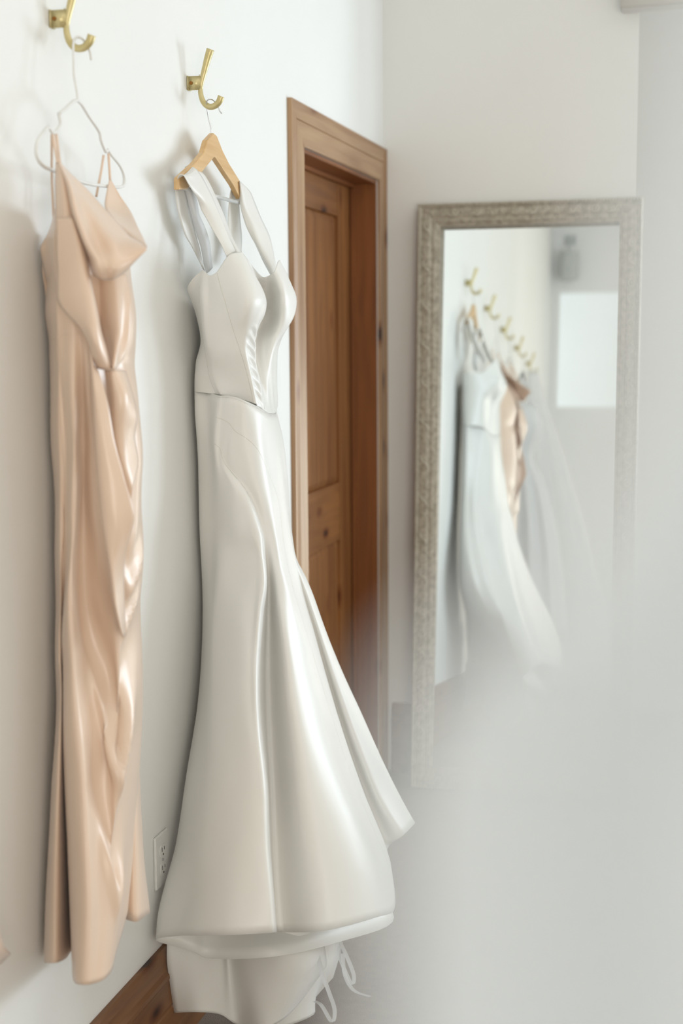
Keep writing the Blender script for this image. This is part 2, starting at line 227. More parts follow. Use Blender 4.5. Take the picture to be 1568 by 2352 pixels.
 'bodice':[[[180,28424,16091],[180,28590,15928],[180,28746,15764],[180,28895,15599],[180,29008,15435],[187,29083,15270],[198,29136,15104],[200,29123,14939],[200,28971,14774],[200,28806,14608],[200,28738,14442],[200,28694,14277],[200,28672,14113],[200,28664,13953]],[[649,28000,16471],[621,28000,16275],[602,28000,16078],[601,28013,15881],[600,28048,15682],[599,28089,15484],[601,28123,15286],[608,28160,15088],[618,28198,14891],[628,28250,14693],[642,28295,14496],[675,28300,14299],[742,28300,14103],[834,28300,13914]],[[855,27900,16375],[857,27900,16184],[859,27900,15993],[862,27900,15802],[867,27905,15611],[874,27920,15419],[884,27945,15226],[895,27974,15034],[906,28008,14843],[915,28075,14651],[926,28155,14460],[942,28199,14269],[979,28200,14080],[1034,28200,13892]],[[1045,27850,16440],[1108,27818,16232],[1171,27800,16023],[1236,27800,15815],[1297,27800,15606],[1346,27831,15397],[1390,27890,15188],[1446,27929,14982],[1495,27979,14775],[1534,28053,14566],[1569,28121,14357],[1602,28176,14150],[1624,28237,13942],[1641,28300,13735]],[[1288,27900,16771],[1422,27850,16533],[1546,27801,16294],[1669,27744,16055],[1756,27702,15816],[1741,27754,15577],[1690,27891,15339],[1629,28002,15101],[1592,28106,14863],[1598,28201,14624],[1609,28285,14385],[1624,28348,14145],[1645,28399,13905],[1666,28450,13665]],[[1449,28200,16845],[1594,28138,16597],[1726,28100,16348],[1845,28100,16100],[1910,28100,15852],[1860,28162,15605],[1753,28251,15359],[1628,28346,15111],[1599,28426,14863],[1587,28497,14614],[1610,28566,14366],[1646,28600,14118],[1670,28600,13870],[1693,28600,13621]],[[1409,28400,16848],[1528,28488,16593],[1639,28581,16339],[1736,28714,16084],[1786,28800,15831],[1744,28800,15581],[1635,28729,15329],[1571,28710,15075],[1544,28768,14820],[1536,28800,14564],[1576,28800,14309],[1632,28800,14055],[1674,28800,13800],[1714,28800,13546]],[[1467,29300,16456],[1308,29826,16231],[1227,30100,16005],[1188,30199,15778],[1171,30145,15551],[1169,30035,15324],[1181,29817,15096],[1207,29644,14867],[1283,29522,14639],[1378,29407,14410],[1478,29273,14181],[1582,29145,13952],[1657,29061,13725],[1717,29000,13499]],[[1460,29800,16401],[1416,30080,16176],[1394,30200,15951],[1390,30200,15725],[1389,30197,15499],[1393,30023,15274],[1401,29799,15048],[1433,29662,14821],[1487,29547,14595],[1536,29444,14368],[1587,29343,14142],[1629,29300,13915],[1655,29300,13689],[1679,29300,13464]],[[1692,29700,16523],[1770,29700,16286],[1842,29700,16048],[1858,29707,15811],[1824,29775,15575],[1773,29794,15339],[1690,29738,15103],[1636,29678,14867],[1606,29616,14631],[1595,29600,14394],[1590,29600,14157],[1589,29600,13920],[1605,29600,13683],[1632,29600,13447]],[[1679,30000,16733],[1799,30000,16480],[1888,30021,16227],[1951,30093,15973],[1946,30100,15719],[1908,30100,15464],[1795,30068,15211],[1643,29990,14958],[1575,29927,14704],[1551,29900,14449],[1551,29900,14194],[1553,29900,13939],[1561,29900,13685],[1576,29900,13431]],[[1603,30400,16697],[1701,30505,16446],[1787,30600,16196],[1854,30686,15947],[1845,30700,15701],[1765,30666,15455],[1631,30515,15209],[1495,30344,14964],[1456,30272,14717],[1452,30223,14465],[1451,30200,14213],[1457,30216,13961],[1474,30258,13709],[1490,30300,13457]],[[1200,31400,16000],[1200,31382,15820],[1200,31365,15639],[1200,31348,15459],[1200,31330,15278],[1200,31311,15098],[1200,31290,14917],[1203,31266,14736],[1209,31240,14555],[1217,31213,14374],[1225,31184,14193],[1234,31156,14012],[1243,31127,13831],[1250,31100,13650]],[[500,31500,16000],[500,31460,15823],[500,31413,15647],[500,31368,15470],[500,31329,15293],[500,31305,15117],[500,31300,14940],[506,31306,14763],[517,31317,14586],[532,31332,14409],[549,31349,14231],[567,31367,14054],[585,31385,13877],[600,31400,13700]],[[200,30000,15800],[198,29985,15646],[197,29969,15492],[195,29954,15338],[194,29938,15185],[192,29923,15031],[191,29908,14877],[189,29892,14723],[188,29877,14569],[186,29862,14415],[185,29846,14262],[183,29831,14108],[182,29815,13954],[180,29800,13800]]],
 'train':[[[200,26498,2983],[200,26447,2723],[200,26398,2463],[200,26386,2204],[200,26434,1944],[200,26505,1685],[200,26572,1425],[200,26646,1165],[200,26721,905]],[[654,26800,2905],[679,26766,2673],[704,26732,2441],[724,26702,2209],[740,26678,1977],[753,26657,1743],[765,26638,1510],[776,26620,1277],[788,26600,1044]],[[1114,27000,2869],[1150,26963,2623],[1188,26925,2377],[1211,26901,2131],[1210,26900,1884],[1201,26900,1637],[1188,26900,1390],[1174,26900,1143],[1162,26900,896]],[[1134,27400,2705],[1167,27372,2435],[1201,27344,2165],[1236,27313,1894],[1276,27271,1625],[1322,27217,1356],[1365,27200,1088],[1403,27200,819],[1440,27200,550]],[[1695,27000,2929],[1733,26971,2656],[1772,26942,2383],[1815,26910,2111],[1873,26864,1839],[1944,26810,1568],[2005,26800,1296],[2059,26800,1024],[2111,26800,752]],[[2524,26800,3098],[2571,26800,2818],[2620,26800,2537],[2651,26800,2257],[2649,26812,1978],[2633,26857,1699],[2609,26905,1420],[2551,26952,1141],[2479,27000,863]],[[2967,27200,2977],[3007,27228,2728],[3048,27256,2479],[3071,27292,2230],[3056,27351,1982],[3005,27436,1734],[2939,27523,1486],[2827,27611,1238],[2701,27700,990]],[[3067,28000,2656],[3095,28032,2472],[3122,28065,2289],[3131,28107,2105],[3129,28172,1922],[3124,28255,1739],[3100,28353,1556],[2999,28474,1373],[2884,28600,1190]]],
 'train_fold':[[[1411,27800,2274],[1451,27766,1969],[1491,27733,1665],[1527,27701,1361],[1559,27674,1056],[1587,27649,751],[1615,27625,446],[1642,27600,140]],[[2200,27800,2357],[2228,27800,2067],[2256,27800,1776],[2279,27800,1486],[2293,27800,1196],[2303,27800,905],[2312,27800,615],[2321,27800,324]],[[2664,28200,2236],[2696,28232,1962],[2727,28263,1689],[2744,28299,1415],[2748,28343,1140],[2751,28394,866],[2753,28448,591],[2755,28500,316]],[[2936,28800,2110],[2970,28839,1848],[2998,28880,1585],[2988,28930,1321],[2910,28992,1056],[2789,29061,791],[2653,29132,526],[2533,29200,260]],[[3100,29400,1875],[3108,29400,1720],[3115,29400,1565],[3115,29400,1410],[3091,29400,1254],[3050,29400,1097],[3002,29400,940],[2960,29400,784]]],
 'strap_near':[[[350,27492,18175],[557,27057,18292],[648,27080,18314],[680,27248,18172],[677,27481,18053],[670,27761,17934],[667,27906,17814],[696,27950,17694],[755,27981,17574],[824,27998,17454],[889,28000,17335],[961,28000,17215],[1034,28000,17096],[1100,27996,16977],[1162,27975,16859],[1222,27950,16740]],[[300,27875,18424],[645,27487,18394],[666,27628,18259],[693,27747,18135],[727,27852,18023],[763,27945,17911],[803,28003,17799],[847,28039,17686],[895,28069,17573],[946,28090,17460],[999,28100,17348],[1054,28100,17236],[1113,28100,17125],[1174,28100,17014],[1237,28063,16904],[1300,28000,16794]],[[300,28180,18588],[584,27896,18540],[625,28151,18420],[673,28233,18299],[728,28268,18177],[784,28290,18055],[839,28300,17932],[893,28300,17810],[945,28300,17688],[997,28300,17565],[1048,28300,17443],[1099,28300,17321],[1148,28300,17201],[1200,28300,17080],[1261,28284,16961],[1327,28250,16842]]],
 'strap_near_upper':[[[300,28080,18586],[510,28135,18501],[557,28353,18330],[596,28524,18162],[630,28676,17993],[657,28841,17825],[685,28977,17657],[730,29018,17488],[841,28890,17320],[990,28691,17152],[1115,28569,16986],[1221,28500,16822]],[[300,28282,18643],[522,28415,18509],[566,28627,18343],[597,28788,18175],[628,28935,18006],[654,29100,17838],[681,29239,17670],[722,29295,17503],[838,29118,17334],[1016,28794,17166],[1171,28583,17001],[1288,28500,16838]],[[300,28434,18660],[497,28606,18510],[531,28887,18346],[557,29082,18178],[584,29243,18011],[609,29412,17845],[634,29558,17678],[673,29630,17511],[786,29455,17344],[993,29031,17177],[1177,28727,17013],[1312,28600,16852]]],
 'strap_near_back':[[[400,27346,18262],[358,27400,18110],[328,27469,17956],[305,27555,17799],[300,27655,17643],[300,27766,17486],[300,27899,17329],[300,28072,17173],[300,28356,17018],[302,28590,16863],[324,28753,16708],[350,28907,16552]],[[400,27658,18267],[364,27881,18112],[350,28035,17953],[342,28156,17793],[340,28273,17632],[340,28391,17472],[340,28506,17311],[340,28623,17151],[340,28750,16990],[340,28836,16830],[359,28861,16671],[400,28877,16513]]],
 'strap_inner':[[[400,27797,18151],[400,27904,17961],[400,28012,17771],[400,28142,17582],[400,28308,17393],[400,28470,17204],[400,28647,17015],[400,28758,16826],[433,28744,16637],[500,28709,16449]],[[500,27833,18151],[522,27875,17966],[543,27918,17782],[550,27997,17598],[550,28235,17416],[550,28432,17233],[550,28586,17050],[550,28650,16866],[570,28652,16683],[600,28653,16500]],[[450,28241,18192],[471,28267,18011],[492,28293,17829],[500,28343,17649],[500,28584,17470],[500,28797,17290],[500,28929,17110],[500,28998,16929],[532,28941,16749],[600,28816,16570]]],
 'strap_far':[[[450,31070,18515],[472,30992,18328],[496,30937,18142],[525,30958,17955],[559,31018,17767],[604,31075,17580],[680,31128,17393],[776,31165,17206],[866,31159,17020],[962,31125,16834],[1092,31027,16648],[1250,30832,16463]],[[550,30812,18553],[569,30896,18368],[590,30979,18183],[628,31062,17998],[691,31149,17812],[756,31184,17627],[814,31184,17442],[879,31182,17257],[965,31157,17073],[1073,31079,16889],[1185,30985,16705],[1300,30870,16522]],[[500,30989,18591],[548,31530,18418],[600,31643,18240],[656,31703,18060],[720,31736,17880],[799,31760,17701],[884,31772,17522],[969,31720,17343],[1056,31570,17164],[1140,31417,16985],[1220,31246,16806],[1300,31069,16627]]],
 'strap_far_back':[[[450,30805,18584],[339,30816,18383],[313,30781,18173],[301,30738,17960],[300,30718,17750],[300,30707,17542],[308,30732,17333],[337,30796,17123],[367,30792,16915],[400,30736,16707]],[[450,31068,18466],[347,31332,18278],[329,31416,18084],[320,31464,17888],[323,31496,17693],[335,31518,17499],[356,31477,17305],[389,31336,17111],[420,31229,16917],[450,31134,16724]]],
 'pink_body':[[[150,22208,16829],[150,21906,16409],[150,21990,15995],[150,21925,15576],[150,22011,15161],[150,21988,14746],[150,21978,14323],[150,21972,13896],[150,21970,13470],[150,21979,13045],[150,21996,12620],[150,22010,12195],[150,22006,11772],[150,21971,11349],[150,21938,10925],[150,21912,10502],[150,21889,10078],[150,21873,9655],[150,21861,9232],[150,21835,8809],[150,21773,8388],[150,21689,7966],[150,21586,7544],[150,21501,7121],[150,21422,6697],[150,21340,6274],[150,21254,5851],[150,21180,5428],[150,21126,5005],[150,21076,4582]],[[649,21300,16895],[690,21226,16482],[702,21200,16070],[685,21200,15660],[685,21200,15250],[675,21212,14837],[649,21245,14421],[621,21280,14004],[602,21300,13587],[598,21300,13172],[596,21300,12756],[593,21300,12340],[586,21300,11926],[564,21300,11512],[550,21300,11098],[548,21277,10683],[546,21228,10268],[561,21162,9854],[634,21053,9441],[659,20959,9027],[666,20877,8613],[669,20804,8198],[670,20739,7783],[671,20679,7367],[671,20625,6952],[671,20574,6536],[672,20528,6120],[672,20485,5703],[672,20443,5287],[673,20400,4871]],[[782,21100,17014],[772,21100,16587],[762,21100,16161],[753,21100,15734],[744,21100,15308],[736,21106,14882],[729,21130,14456],[722,21163,14030],[714,21196,13604],[704,21229,13178],[693,21267,12752],[679,21295,12326],[657,21300,11901],[619,21300,11477],[595,21298,11053],[586,21254,10628],[579,21205,10203],[575,21200,9779],[573,21200,9355],[569,21200,8930],[563,21200,8504],[556,21200,8078],[552,21200,7652],[548,21200,7227],[546,21200,6802],[546,21198,6377],[551,21167,5951],[560,21115,5524],[570,21054,5098],[579,21000,4671]],[[821,21050,17009],[810,21050,16571],[797,21050,16133],[787,21050,15695],[781,21050,15257],[781,21069,14819],[782,21123,14381],[782,21177,13943],[782,21200,13506],[781,21200,13068],[779,21200,12631],[774,21200,12194],[741,21222,11757],[664,21280,11322],[606,21322,10886],[557,21354,10449],[503,21400,10012],[426,21524,9577],[352,21675,9141],[310,21754,8704],[278,21813,8266],[254,21860,7828],[236,21903,7390],[220,21951,6954],[208,21990,6517],[206,22000,6080],[208,22000,5642],[211,22000,5204],[215,22000,4766],[218,22000,4327]],[[883,21000,17003],[887,21000,16581],[889,21000,16158],[892,21000,15736],[896,21000,15314],[901,21004,14891],[907,21020,14469],[913,21039,14047],[917,21050,13625],[914,21050,13203],[906,21050,12781],[893,21050,12359],[875,21045,11938],[842,21014,11518],[807,21000,11098],[766,21000,10677],[735,21000,10256],[735,20983,9836],[746,20923,9417],[762,20867,8996],[785,20810,8574],[815,20749,8152],[850,20680,7731],[897,20600,7310],[948,20515,6889],[992,20432,6468],[1034,20349,6045],[1075,20266,5622],[1116,20183,5199],[1158,20100,4777]],[[1044,20900,16991],[1059,20900,16573],[1075,20900,16155],[1088,20900,15737],[1096,20900,15319],[1097,20900,14901],[1096,20900,14484],[1096,20900,14066],[1096,20900,13648],[1089,20900,13231],[1067,20900,12813],[1044,20900,12396],[1029,20890,11980],[1018,20812,11564],[1016,20734,11148],[1042,20666,10732],[1076,20610,10316],[1097,20581,9900],[1117,20559,9485],[1160,20509,9069],[1235,20418,8653],[1301,20326,8237],[1355,20233,7823],[1412,20129,7409],[1469,20021,6994],[1511,19939,6578],[1542,19871,6163],[1541,19810,5747],[1531,19755,5330],[1519,19700,4914]],[[1156,20900,16988],[1168,20921,16569],[1182,20940,16150],[1193,20962,15731],[1199,20990,15312],[1190,21038,14894],[1151,21122,14475],[1099,21215,14057],[1052,21288,13638],[1021,21331,13220],[992,21369,12801],[967,21394,12383],[943,21400,11965],[917,21400,11549],[904,21400,11132],[918,21380,10715],[950,21332,10297],[991,21270,9881],[1059,21166,9465],[1134,21051,9048],[1220,20927,8631],[1303,20799,8214],[1374,20672,7797],[1440,20546,7380],[1507,20422,6963],[1575,20299,6546],[1617,20187,6129],[1637,20087,5711],[1652,19994,5293],[1666,19900,4875]],[[1221,21100,16594],[1268,21000,16194],[1290,21000,15790],[1305,21000,15384],[1324,21000,14980],[1339,21000,14578],[1283,21088,14174],[1244,21163,13770],[1234,21196,13367],[1239,21200,12963],[1262,21200,12558],[1268,21209,12154],[1263,21266,11749],[1255,21332,11345],[1241,21397,10942],[1271,21400,10541],[1291,21396,10137],[1293,21366,9732],[1296,21318,9325],[1318,21244,8919],[1383,21115,8514],[1451,20982,8109],[1511,20860,7704],[1569,20738,7298],[1623,20620,6893],[1676,20503,6488],[1705,20392,6082],[1715,20292,5676],[1720,20196,5270],[1726,20100,4864]],[[1171,21600,16625],[1247,21429,16222],[1285,21400,15817],[1304,21400,15411],[1336,21400,15006],[1376,21400,14603],[1385,21400,14199],[1399,21400,13794],[1458,21400,13389],[1509,21400,12984],[1550,21400,12579],[1565,21400,12173],[1570,21400,11768],[1566,21400,11363],[1539,21400,10959],[1536,21400,10556],[1536,21398,10151],[1542,21369,9745],[1552,21319,9338],[1572,21239,8931],[1610,21103,8525],[1640,20986,8119],[1657,20903,7712],[1672,20830,7306],[1693,20755,6899],[1720,20681,6493],[1736,20609,6086],[1730,20538,5679],[1715,20469,5272],[1699,20400,4866]],[[1174,22600,16685],[1405,22202,16279],[1600,22020,15874],[1660,22000,15477],[1606,22000,15072],[1505,22000,14673],[1630,22000,14272],[1682,22000,13870],[1713,22000,13468],[1728,22000,13061],[1703,22000,12653],[1695,22000,12246],[1700,22000,11839],[1687,22000,11433],[1649,21993,11027],[1595,21912,10621],[1504,21837,10216],[1495,21766,9810],[1568,21700,9404],[1633,21627,8999],[1625,21567,8592],[1574,21514,8185],[1581,21416,7777],[1598,21305,7370],[1601,21252,6962],[1603,21202,6554],[1624,21113,6146],[1644,21006,5739],[1623,20903,5331],[1584,20800,4923]],[[1000,23400,16600],[1012,23388,16207],[1026,23374,15814],[1040,23360,15421],[1054,23346,15028],[1068,23332,14635],[1080,23320,14242],[1090,23310,13849],[1097,23303,13456],[1100,23300,13063],[1100,23300,12669],[1100,23300,12276],[1100,23300,11883],[1100,23300,11490],[1100,23300,11097],[1100,23300,10704],[1100,23300,10311],[1100,23300,9917],[1100,23300,9524],[1100,23300,9131],[1100,23293,8738],[1100,23257,8345],[1100,23195,7952],[1100,23113,7559],[1100,23017,7165],[1100,22911,6772],[1100,22801,6379],[1100,22693,5986],[1100,22590,5593],[1100,22500,5200]],[[300,23200,16600],[300,23188,16200],[300,23174,15800],[300,23159,15400],[300,23145,15000],[300,23131,14600],[300,23119,14201],[300,23109,13801],[300,23102,13401],[300,23100,13001],[300,23100,12601],[300,23100,12201],[300,23100,11801],[300,23100,11401],[300,23100,11001],[300,23100,10601],[300,23100,10200],[300,23100,9800],[300,23100,9400],[300,23100,9000],[302,23094,8600],[307,23078,8200],[315,23054,7800],[326,23023,7400],[337,22988,7000],[350,22949,6600],[364,22909,6200],[377,22870,5800],[389,22833,5400],[400,22800,5000]],[[130,22000,16600],[130,22050,16193],[130,22106,15786],[130,22166,15380],[130,22226,14973],[130,22282,14566],[130,22330,14159],[130,22369,13752],[130,22393,13346],[130,22400,12939],[130,22400,12532],[130,22400,12125],[130,22400,11718],[130,22400,11311],[130,22400,10904],[130,22400,10497],[130,22400,10090],[130,22400,9684],[130,22400,9277],[130,22399,8870],[132,22382,8463],[136,22346,8056],[142,22296,7649],[149,22234,7242],[158,22163,6835],[166,22088,6428],[175,22010,6021],[184,21934,5614],[193,21863,5207],[200,21800,4800]]],
 'pink_back':[[[1085,22600,9863],[1088,22582,9418],[1090,22566,8973],[1092,22549,8528],[1095,22528,8083],[1099,22501,7639],[1109,22457,7194],[1127,22391,6751],[1149,22319,6307],[1171,22249,5864],[1198,22175,5420],[1224,22100,4977]],[[1143,22600,9866],[1162,22576,9420],[1180,22553,8973],[1199,22528,8527],[1221,22499,8080],[1245,22461,7634],[1272,22417,7187],[1301,22367,6740],[1330,22312,6294],[1360,22249,5848],[1390,22175,5403],[1421,22100,4958]],[[1075,22900,9721],[1099,22880,9275],[1122,22861,8829],[1146,22841,8383],[1170,22821,7937],[1195,22798,7491],[1221,22764,7046],[1249,22727,6601],[1275,22703,6156],[1298,22700,5711],[1318,22700,5267],[1339,22700,4823]],[[927,23300,9067],[939,23325,8658],[952,23350,8249],[963,23375,7839],[968,23399,7430],[968,23423,7021],[967,23446,6611],[967,23470,6202],[967,23496,5792],[976,23528,5384],[1000,23564,4976],[1025,23600,4567]],[[500,23600,9500],[518,23671,9109],[538,23752,8718],[559,23835,8326],[577,23909,7935],[592,23966,7544],[599,23997,7153],[600,24000,6762],[600,24000,6371],[600,24000,5981],[600,24000,5591],[600,24000,5200]]],
 'pink_overlay':[[[1353,20950,15015],[1378,20927,14736],[1402,20906,14457],[1416,20900,14178],[1422,20900,13899],[1427,20900,13620],[1438,20900,13340],[1452,20900,13060],[1469,20900,12780],[1489,20900,12500],[1517,20900,12220],[1551,20900,11941],[1580,20907,11664],[1607,20930,11388],[1631,20940,11110],[1661,20951,10832],[1715,20973,10554],[1780,21000,10276]],[[1505,20700,14948],[1534,20663,14675],[1562,20629,14401],[1581,20614,14128],[1593,20604,13854],[1605,20600,13581],[1619,20600,13306],[1633,20600,13031],[1649,20600,12756],[1669,20600,12481],[1698,20600,12207],[1731,20600,11934],[1763,20606,11662],[1788,20623,11391],[1801,20649,11119],[1813,20692,10846],[1826,20787,10573],[1840,20900,10300]],[[1549,20700,14710],[1609,20650,14449],[1664,20606,14189],[1706,20578,13927],[1740,20557,13666],[1770,20550,13404],[1796,20550,13142],[1819,20550,12879],[1844,20550,12617],[1880,20563,12356],[1909,20597,12096],[1889,20635,11836],[1850,20684,11575],[1823,20747,11314],[1802,20826,11054],[1788,20912,10793],[1777,21006,10531],[1767,21100,10269]],[[1597,20750,14607],[1694,20716,14350],[1770,20700,14093],[1812,20700,13835],[1851,20700,13576],[1910,20700,13318],[1983,20700,13060],[2044,20705,12802],[2103,20749,12543],[2133,20799,12285],[2059,20825,12029],[1951,20865,11772],[1855,20994,11513],[1773,21148,11254],[1729,21238,10995],[1702,21298,10736],[1681,21348,10476],[1658,21400,10217]]],
 'pink_swag':[[[1595,21000,14601],[1600,21041,14438],[1605,21081,14275],[1611,21100,14112],[1621,21100,13949],[1634,21100,13786],[1649,21100,13622],[1664,21105,13459],[1681,21131,13296],[1701,21168,13133],[1726,21203,12969],[1763,21234,12806],[1810,21267,12643],[1856,21300,12481]],[[1775,20900,14603],[1781,20900,14456],[1787,20900,14309],[1791,20900,14163],[1789,20906,14016],[1784,20931,13868],[1778,20965,13721],[1775,20998,13574],[1784,21024,13427],[1808,21050,13280],[1835,21082,13133],[1857,21131,12987],[1878,21213,12841],[1900,21300,12695]],[[1813,21100,14598],[1860,21067,14466],[1911,21031,14334],[1948,21006,14202],[1954,21001,14071],[1937,21018,13939],[1911,21049,13807],[1888,21086,13675],[1877,21128,13543],[1868,21184,13411],[1862,21251,13280],[1861,21324,13149],[1866,21410,13018],[1873,21500,12888]],[[1736,21500,14574],[1773,21500,14459],[1810,21500,14344],[1843,21500,14229],[1874,21500,14114],[1904,21500,13999],[1921,21500,13883],[1908,21516,13768],[1858,21578,13652],[1806,21654,13536],[1787,21707,13421],[1790,21741,13306],[1793,21771,13190],[1797,21800,13075]]],
 'pink_wrap':[[[895,20900,16995],[895,20886,16836],[895,20871,16678],[896,20858,16519],[896,20850,16360],[894,20850,16201],[887,20850,16042],[879,20850,15884],[875,20850,15726],[987,20799,15572],[1177,20720,15417],[1355,20655,15262],[1454,20650,15107],[1512,20650,14952],[1536,20705,14796],[1553,20800,14640]],[[1068,20850,16986],[1101,20814,16826],[1134,20778,16666],[1166,20743,16506],[1198,20709,16347],[1227,20679,16187],[1251,20654,16027],[1281,20626,15868],[1335,20583,15710],[1460,20513,15555],[1555,20452,15398],[1632,20405,15240],[1682,20413,15082],[1716,20472,14925],[1708,20593,14768],[1671,20800,14612]],[[1180,20850,16983],[1242,20798,16824],[1304,20746,16665],[1360,20701,16505],[1406,20669,16346],[1446,20643,16186],[1488,20615,16026],[1540,20575,15867],[1601,20523,15710],[1656,20486,15552],[1709,20458,15394],[1740,20453,15236],[1759,20500,15077],[1769,20579,14918],[1761,20694,14761],[1738,20850,14604]],[[1161,21000,16995],[1235,20960,16836],[1307,20922,16676],[1364,20887,16516],[1409,20858,16355],[1449,20830,16194],[1492,20800,16034],[1543,20758,15874],[1596,20714,15714],[1635,20700,15554],[1661,20700,15396],[1686,20702,15237],[1715,20734,15077],[1736,20786,14918],[1742,20857,14759],[1745,20950,14602]]],
 'pink_loop':[[[1202,21600,16136],[1223,21580,15999],[1242,21561,15861],[1263,21541,15723],[1287,21517,15586],[1318,21487,15448],[1357,21451,15310],[1404,21405,15173],[1459,21347,15035],[1523,21272,14899],[1609,21143,14763],[1701,21000,14628]],[[1415,21500,16129],[1442,21459,15991],[1468,21420,15853],[1495,21379,15715],[1526,21332,15577],[1566,21272,15439],[1627,21185,15302],[1691,21090,15165],[1739,21007,15028],[1763,20949,14891],[1780,20899,14754],[1798,20850,14618]],[[1561,21600,16130],[1597,21537,15992],[1632,21477,15854],[1667,21414,15715],[1705,21346,15578],[1747,21264,15440],[1805,21156,15303],[1853,21050,15166],[1863,20978,15029],[1854,20931,14892],[1840,20891,14755],[1827,20850,14618]],[[1598,21900,16141],[1622,21817,16008],[1647,21732,15875],[1668,21653,15743],[1678,21586,15610],[1681,21535,15477],[1683,21491,15344],[1685,21443,15211],[1691,21381,15078],[1717,21295,14946],[1756,21197,14813],[1793,21100,14681]],[[1550,22100,16136],[1605,22017,16007],[1665,21932,15878],[1714,21853,15749],[1737,21790,15620],[1748,21746,15490],[1757,21710,15361],[1763,21674,15231],[1766,21628,15102],[1765,21553,14974],[1759,21430,14846],[1751,21300,14719]]],
 'pink_cowl':[[[737,21300,17906],[771,21327,17766],[804,21348,17627],[839,21347,17487],[872,21335,17346],[908,21318,17204],[950,21301,17063],[1010,21283,16924],[1080,21263,16784],[1143,21236,16644],[1198,21197,16502],[1253,21161,16361],[1314,21150,16223],[1384,21150,16088]],[[809,21200,17898],[936,21068,17753],[1061,20937,17607],[1159,20835,17461],[1229,20756,17315],[1287,20689,17168],[1344,20637,17022],[1407,20599,16876],[1472,20568,16730],[1537,20551,16584],[1616,20550,16439],[1694,20550,16294],[1707,20593,16150],[1698,20800,16008]],[[790,21300,17904],[894,21251,17757],[999,21202,17611],[1095,21155,17464],[1179,21110,17318],[1254,21066,17171],[1330,21022,17025],[1415,20975,16878],[1508,20927,16732],[1601,20872,16586],[1703,20785,16440],[1805,20672,16295],[1813,20685,16152],[1764,20850,16009]],[[801,21400,17846],[893,21400,17705],[985,21400,17564],[1081,21400,17422],[1189,21385,17281],[1308,21311,17139],[1433,21206,16998],[1559,21100,16856],[1706,20983,16715],[1848,20860,16575],[1917,20779,16435],[1951,20719,16295],[1956,20709,16156],[1868,20850,16021]],[[846,21600,17729],[932,21633,17601],[1017,21670,17474],[1108,21695,17346],[1214,21695,17219],[1341,21651,17091],[1479,21577,16964],[1618,21491,16837],[1775,21361,16709],[1924,21200,16583],[2013,21058,16457],[2066,20923,16332],[2043,20910,16208],[1921,20950,16084]],[[864,21800,17659],[951,21890,17542],[1039,21975,17426],[1138,21999,17309],[1250,21980,17192],[1373,21943,17075],[1506,21894,16958],[1646,21803,16842],[1810,21660,16726],[2083,21422,16612],[2289,21188,16498],[2204,21120,16383],[2085,21100,16268],[1969,21100,16157]]],
 'pink_farcup':[[[600,23621,17875],[651,23441,17749],[702,23267,17624],[742,23118,17499],[793,22962,17373],[922,22741,17247],[1125,22492,17121],[1310,22302,16995],[1490,22149,16869],[1671,22000,16743]],[[600,23659,17878],[667,23627,17738],[740,23588,17598],[828,23492,17457],[934,23320,17316],[1081,23077,17175],[1297,22677,17033],[1530,22267,16892],[1740,21968,16752],[1948,21700,16613]],[[600,23695,17867],[698,23669,17718],[798,23642,17569],[922,23594,17420],[1096,23385,17270],[1307,23026,17120],[1528,22627,16970],[1741,22262,16823],[1972,21845,16678],[2249,21300,16534]]],
 'pink_armhole':[[[714,21300,17893],[723,21266,17763],[732,21232,17633],[742,21201,17503],[751,21173,17372],[761,21148,17241],[771,21124,17110],[781,21100,16980]],[[777,21250,17912],[830,21184,17776],[883,21118,17640],[929,21059,17504],[963,21013,17367],[991,20974,17231],[1017,20937,17094],[1043,20900,16957]],[[839,21200,17890],[892,21168,17761],[945,21135,17632],[995,21105,17502],[1038,21077,17372],[1077,21051,17242],[1115,21026,17112],[1153,21000,16982]]],
 'pink_sideflap':[[[150,22111,16823],[150,21944,16724],[150,21808,16625],[150,21799,16526],[150,21824,16426],[150,21857,16326],[150,21894,16226],[150,21942,16127],[150,21991,16027]],[[300,21989,17096],[327,21874,16958],[353,21753,16821],[380,21649,16684],[405,21583,16548],[434,21538,16413],[450,21517,16278],[450,21550,16144],[450,21608,16009]],[[748,21200,17227],[752,21173,17070],[758,21143,16913],[762,21117,16757],[765,21102,16601],[765,21100,16446],[763,21100,16293],[762,21100,16140],[761,21100,15987]]],
 'pink_strap_a':[[600,21456,18367],[650,21416,18141],[793,21200,17885]],
 'pink_strap_a2':[[600,21582,18383],[650,21527,18154],[831,21200,17877]],
 'pink_strap_back':[[550,21526,18364],[300,21991,17803],[300,22004,17310],[300,22016,17027]],
 'pink_strap_b':[[600,23614,18322],[600,23635,18078],[600,23657,17856]],
 'pink_strap_c':[[550,23521,18283],[500,23503,17993],[450,23468,17730],[400,23494,17569]],
 'pink_hanger':[[600,21699,18715],[600,21946,18834],[600,22419,19045],[600,22863,18840],[600,23255,18647],[600,23317,18508],[600,23505,18339],[600,23599,18380],[600,23742,18308],[600,24073,18179],[600,24256,18031],[600,24265,17879],[600,24125,17796],[600,23595,17752],[600,22615,17714],[600,21524,17785],[600,21067,17830],[600,20869,17976],[600,20913,18182],[600,21103,18334],[600,21324,18458],[600,21458,18387],[600,21602,18441],[600,21752,18564],[600,21699,18715]],
 'ribbon_a':[[2965,28000,2109],[3258,27400,1873],[3472,27200,1510],[3536,27400,1039],[3477,27400,761],[3194,27600,999],[2982,27800,977]],
 'ribbon_b':[[3262,28800,1945],[3427,28800,1612],[3619,28700,1228],[3578,28700,1003],[3395,28800,1257],[3232,28900,1597],[3257,29000,1808]],
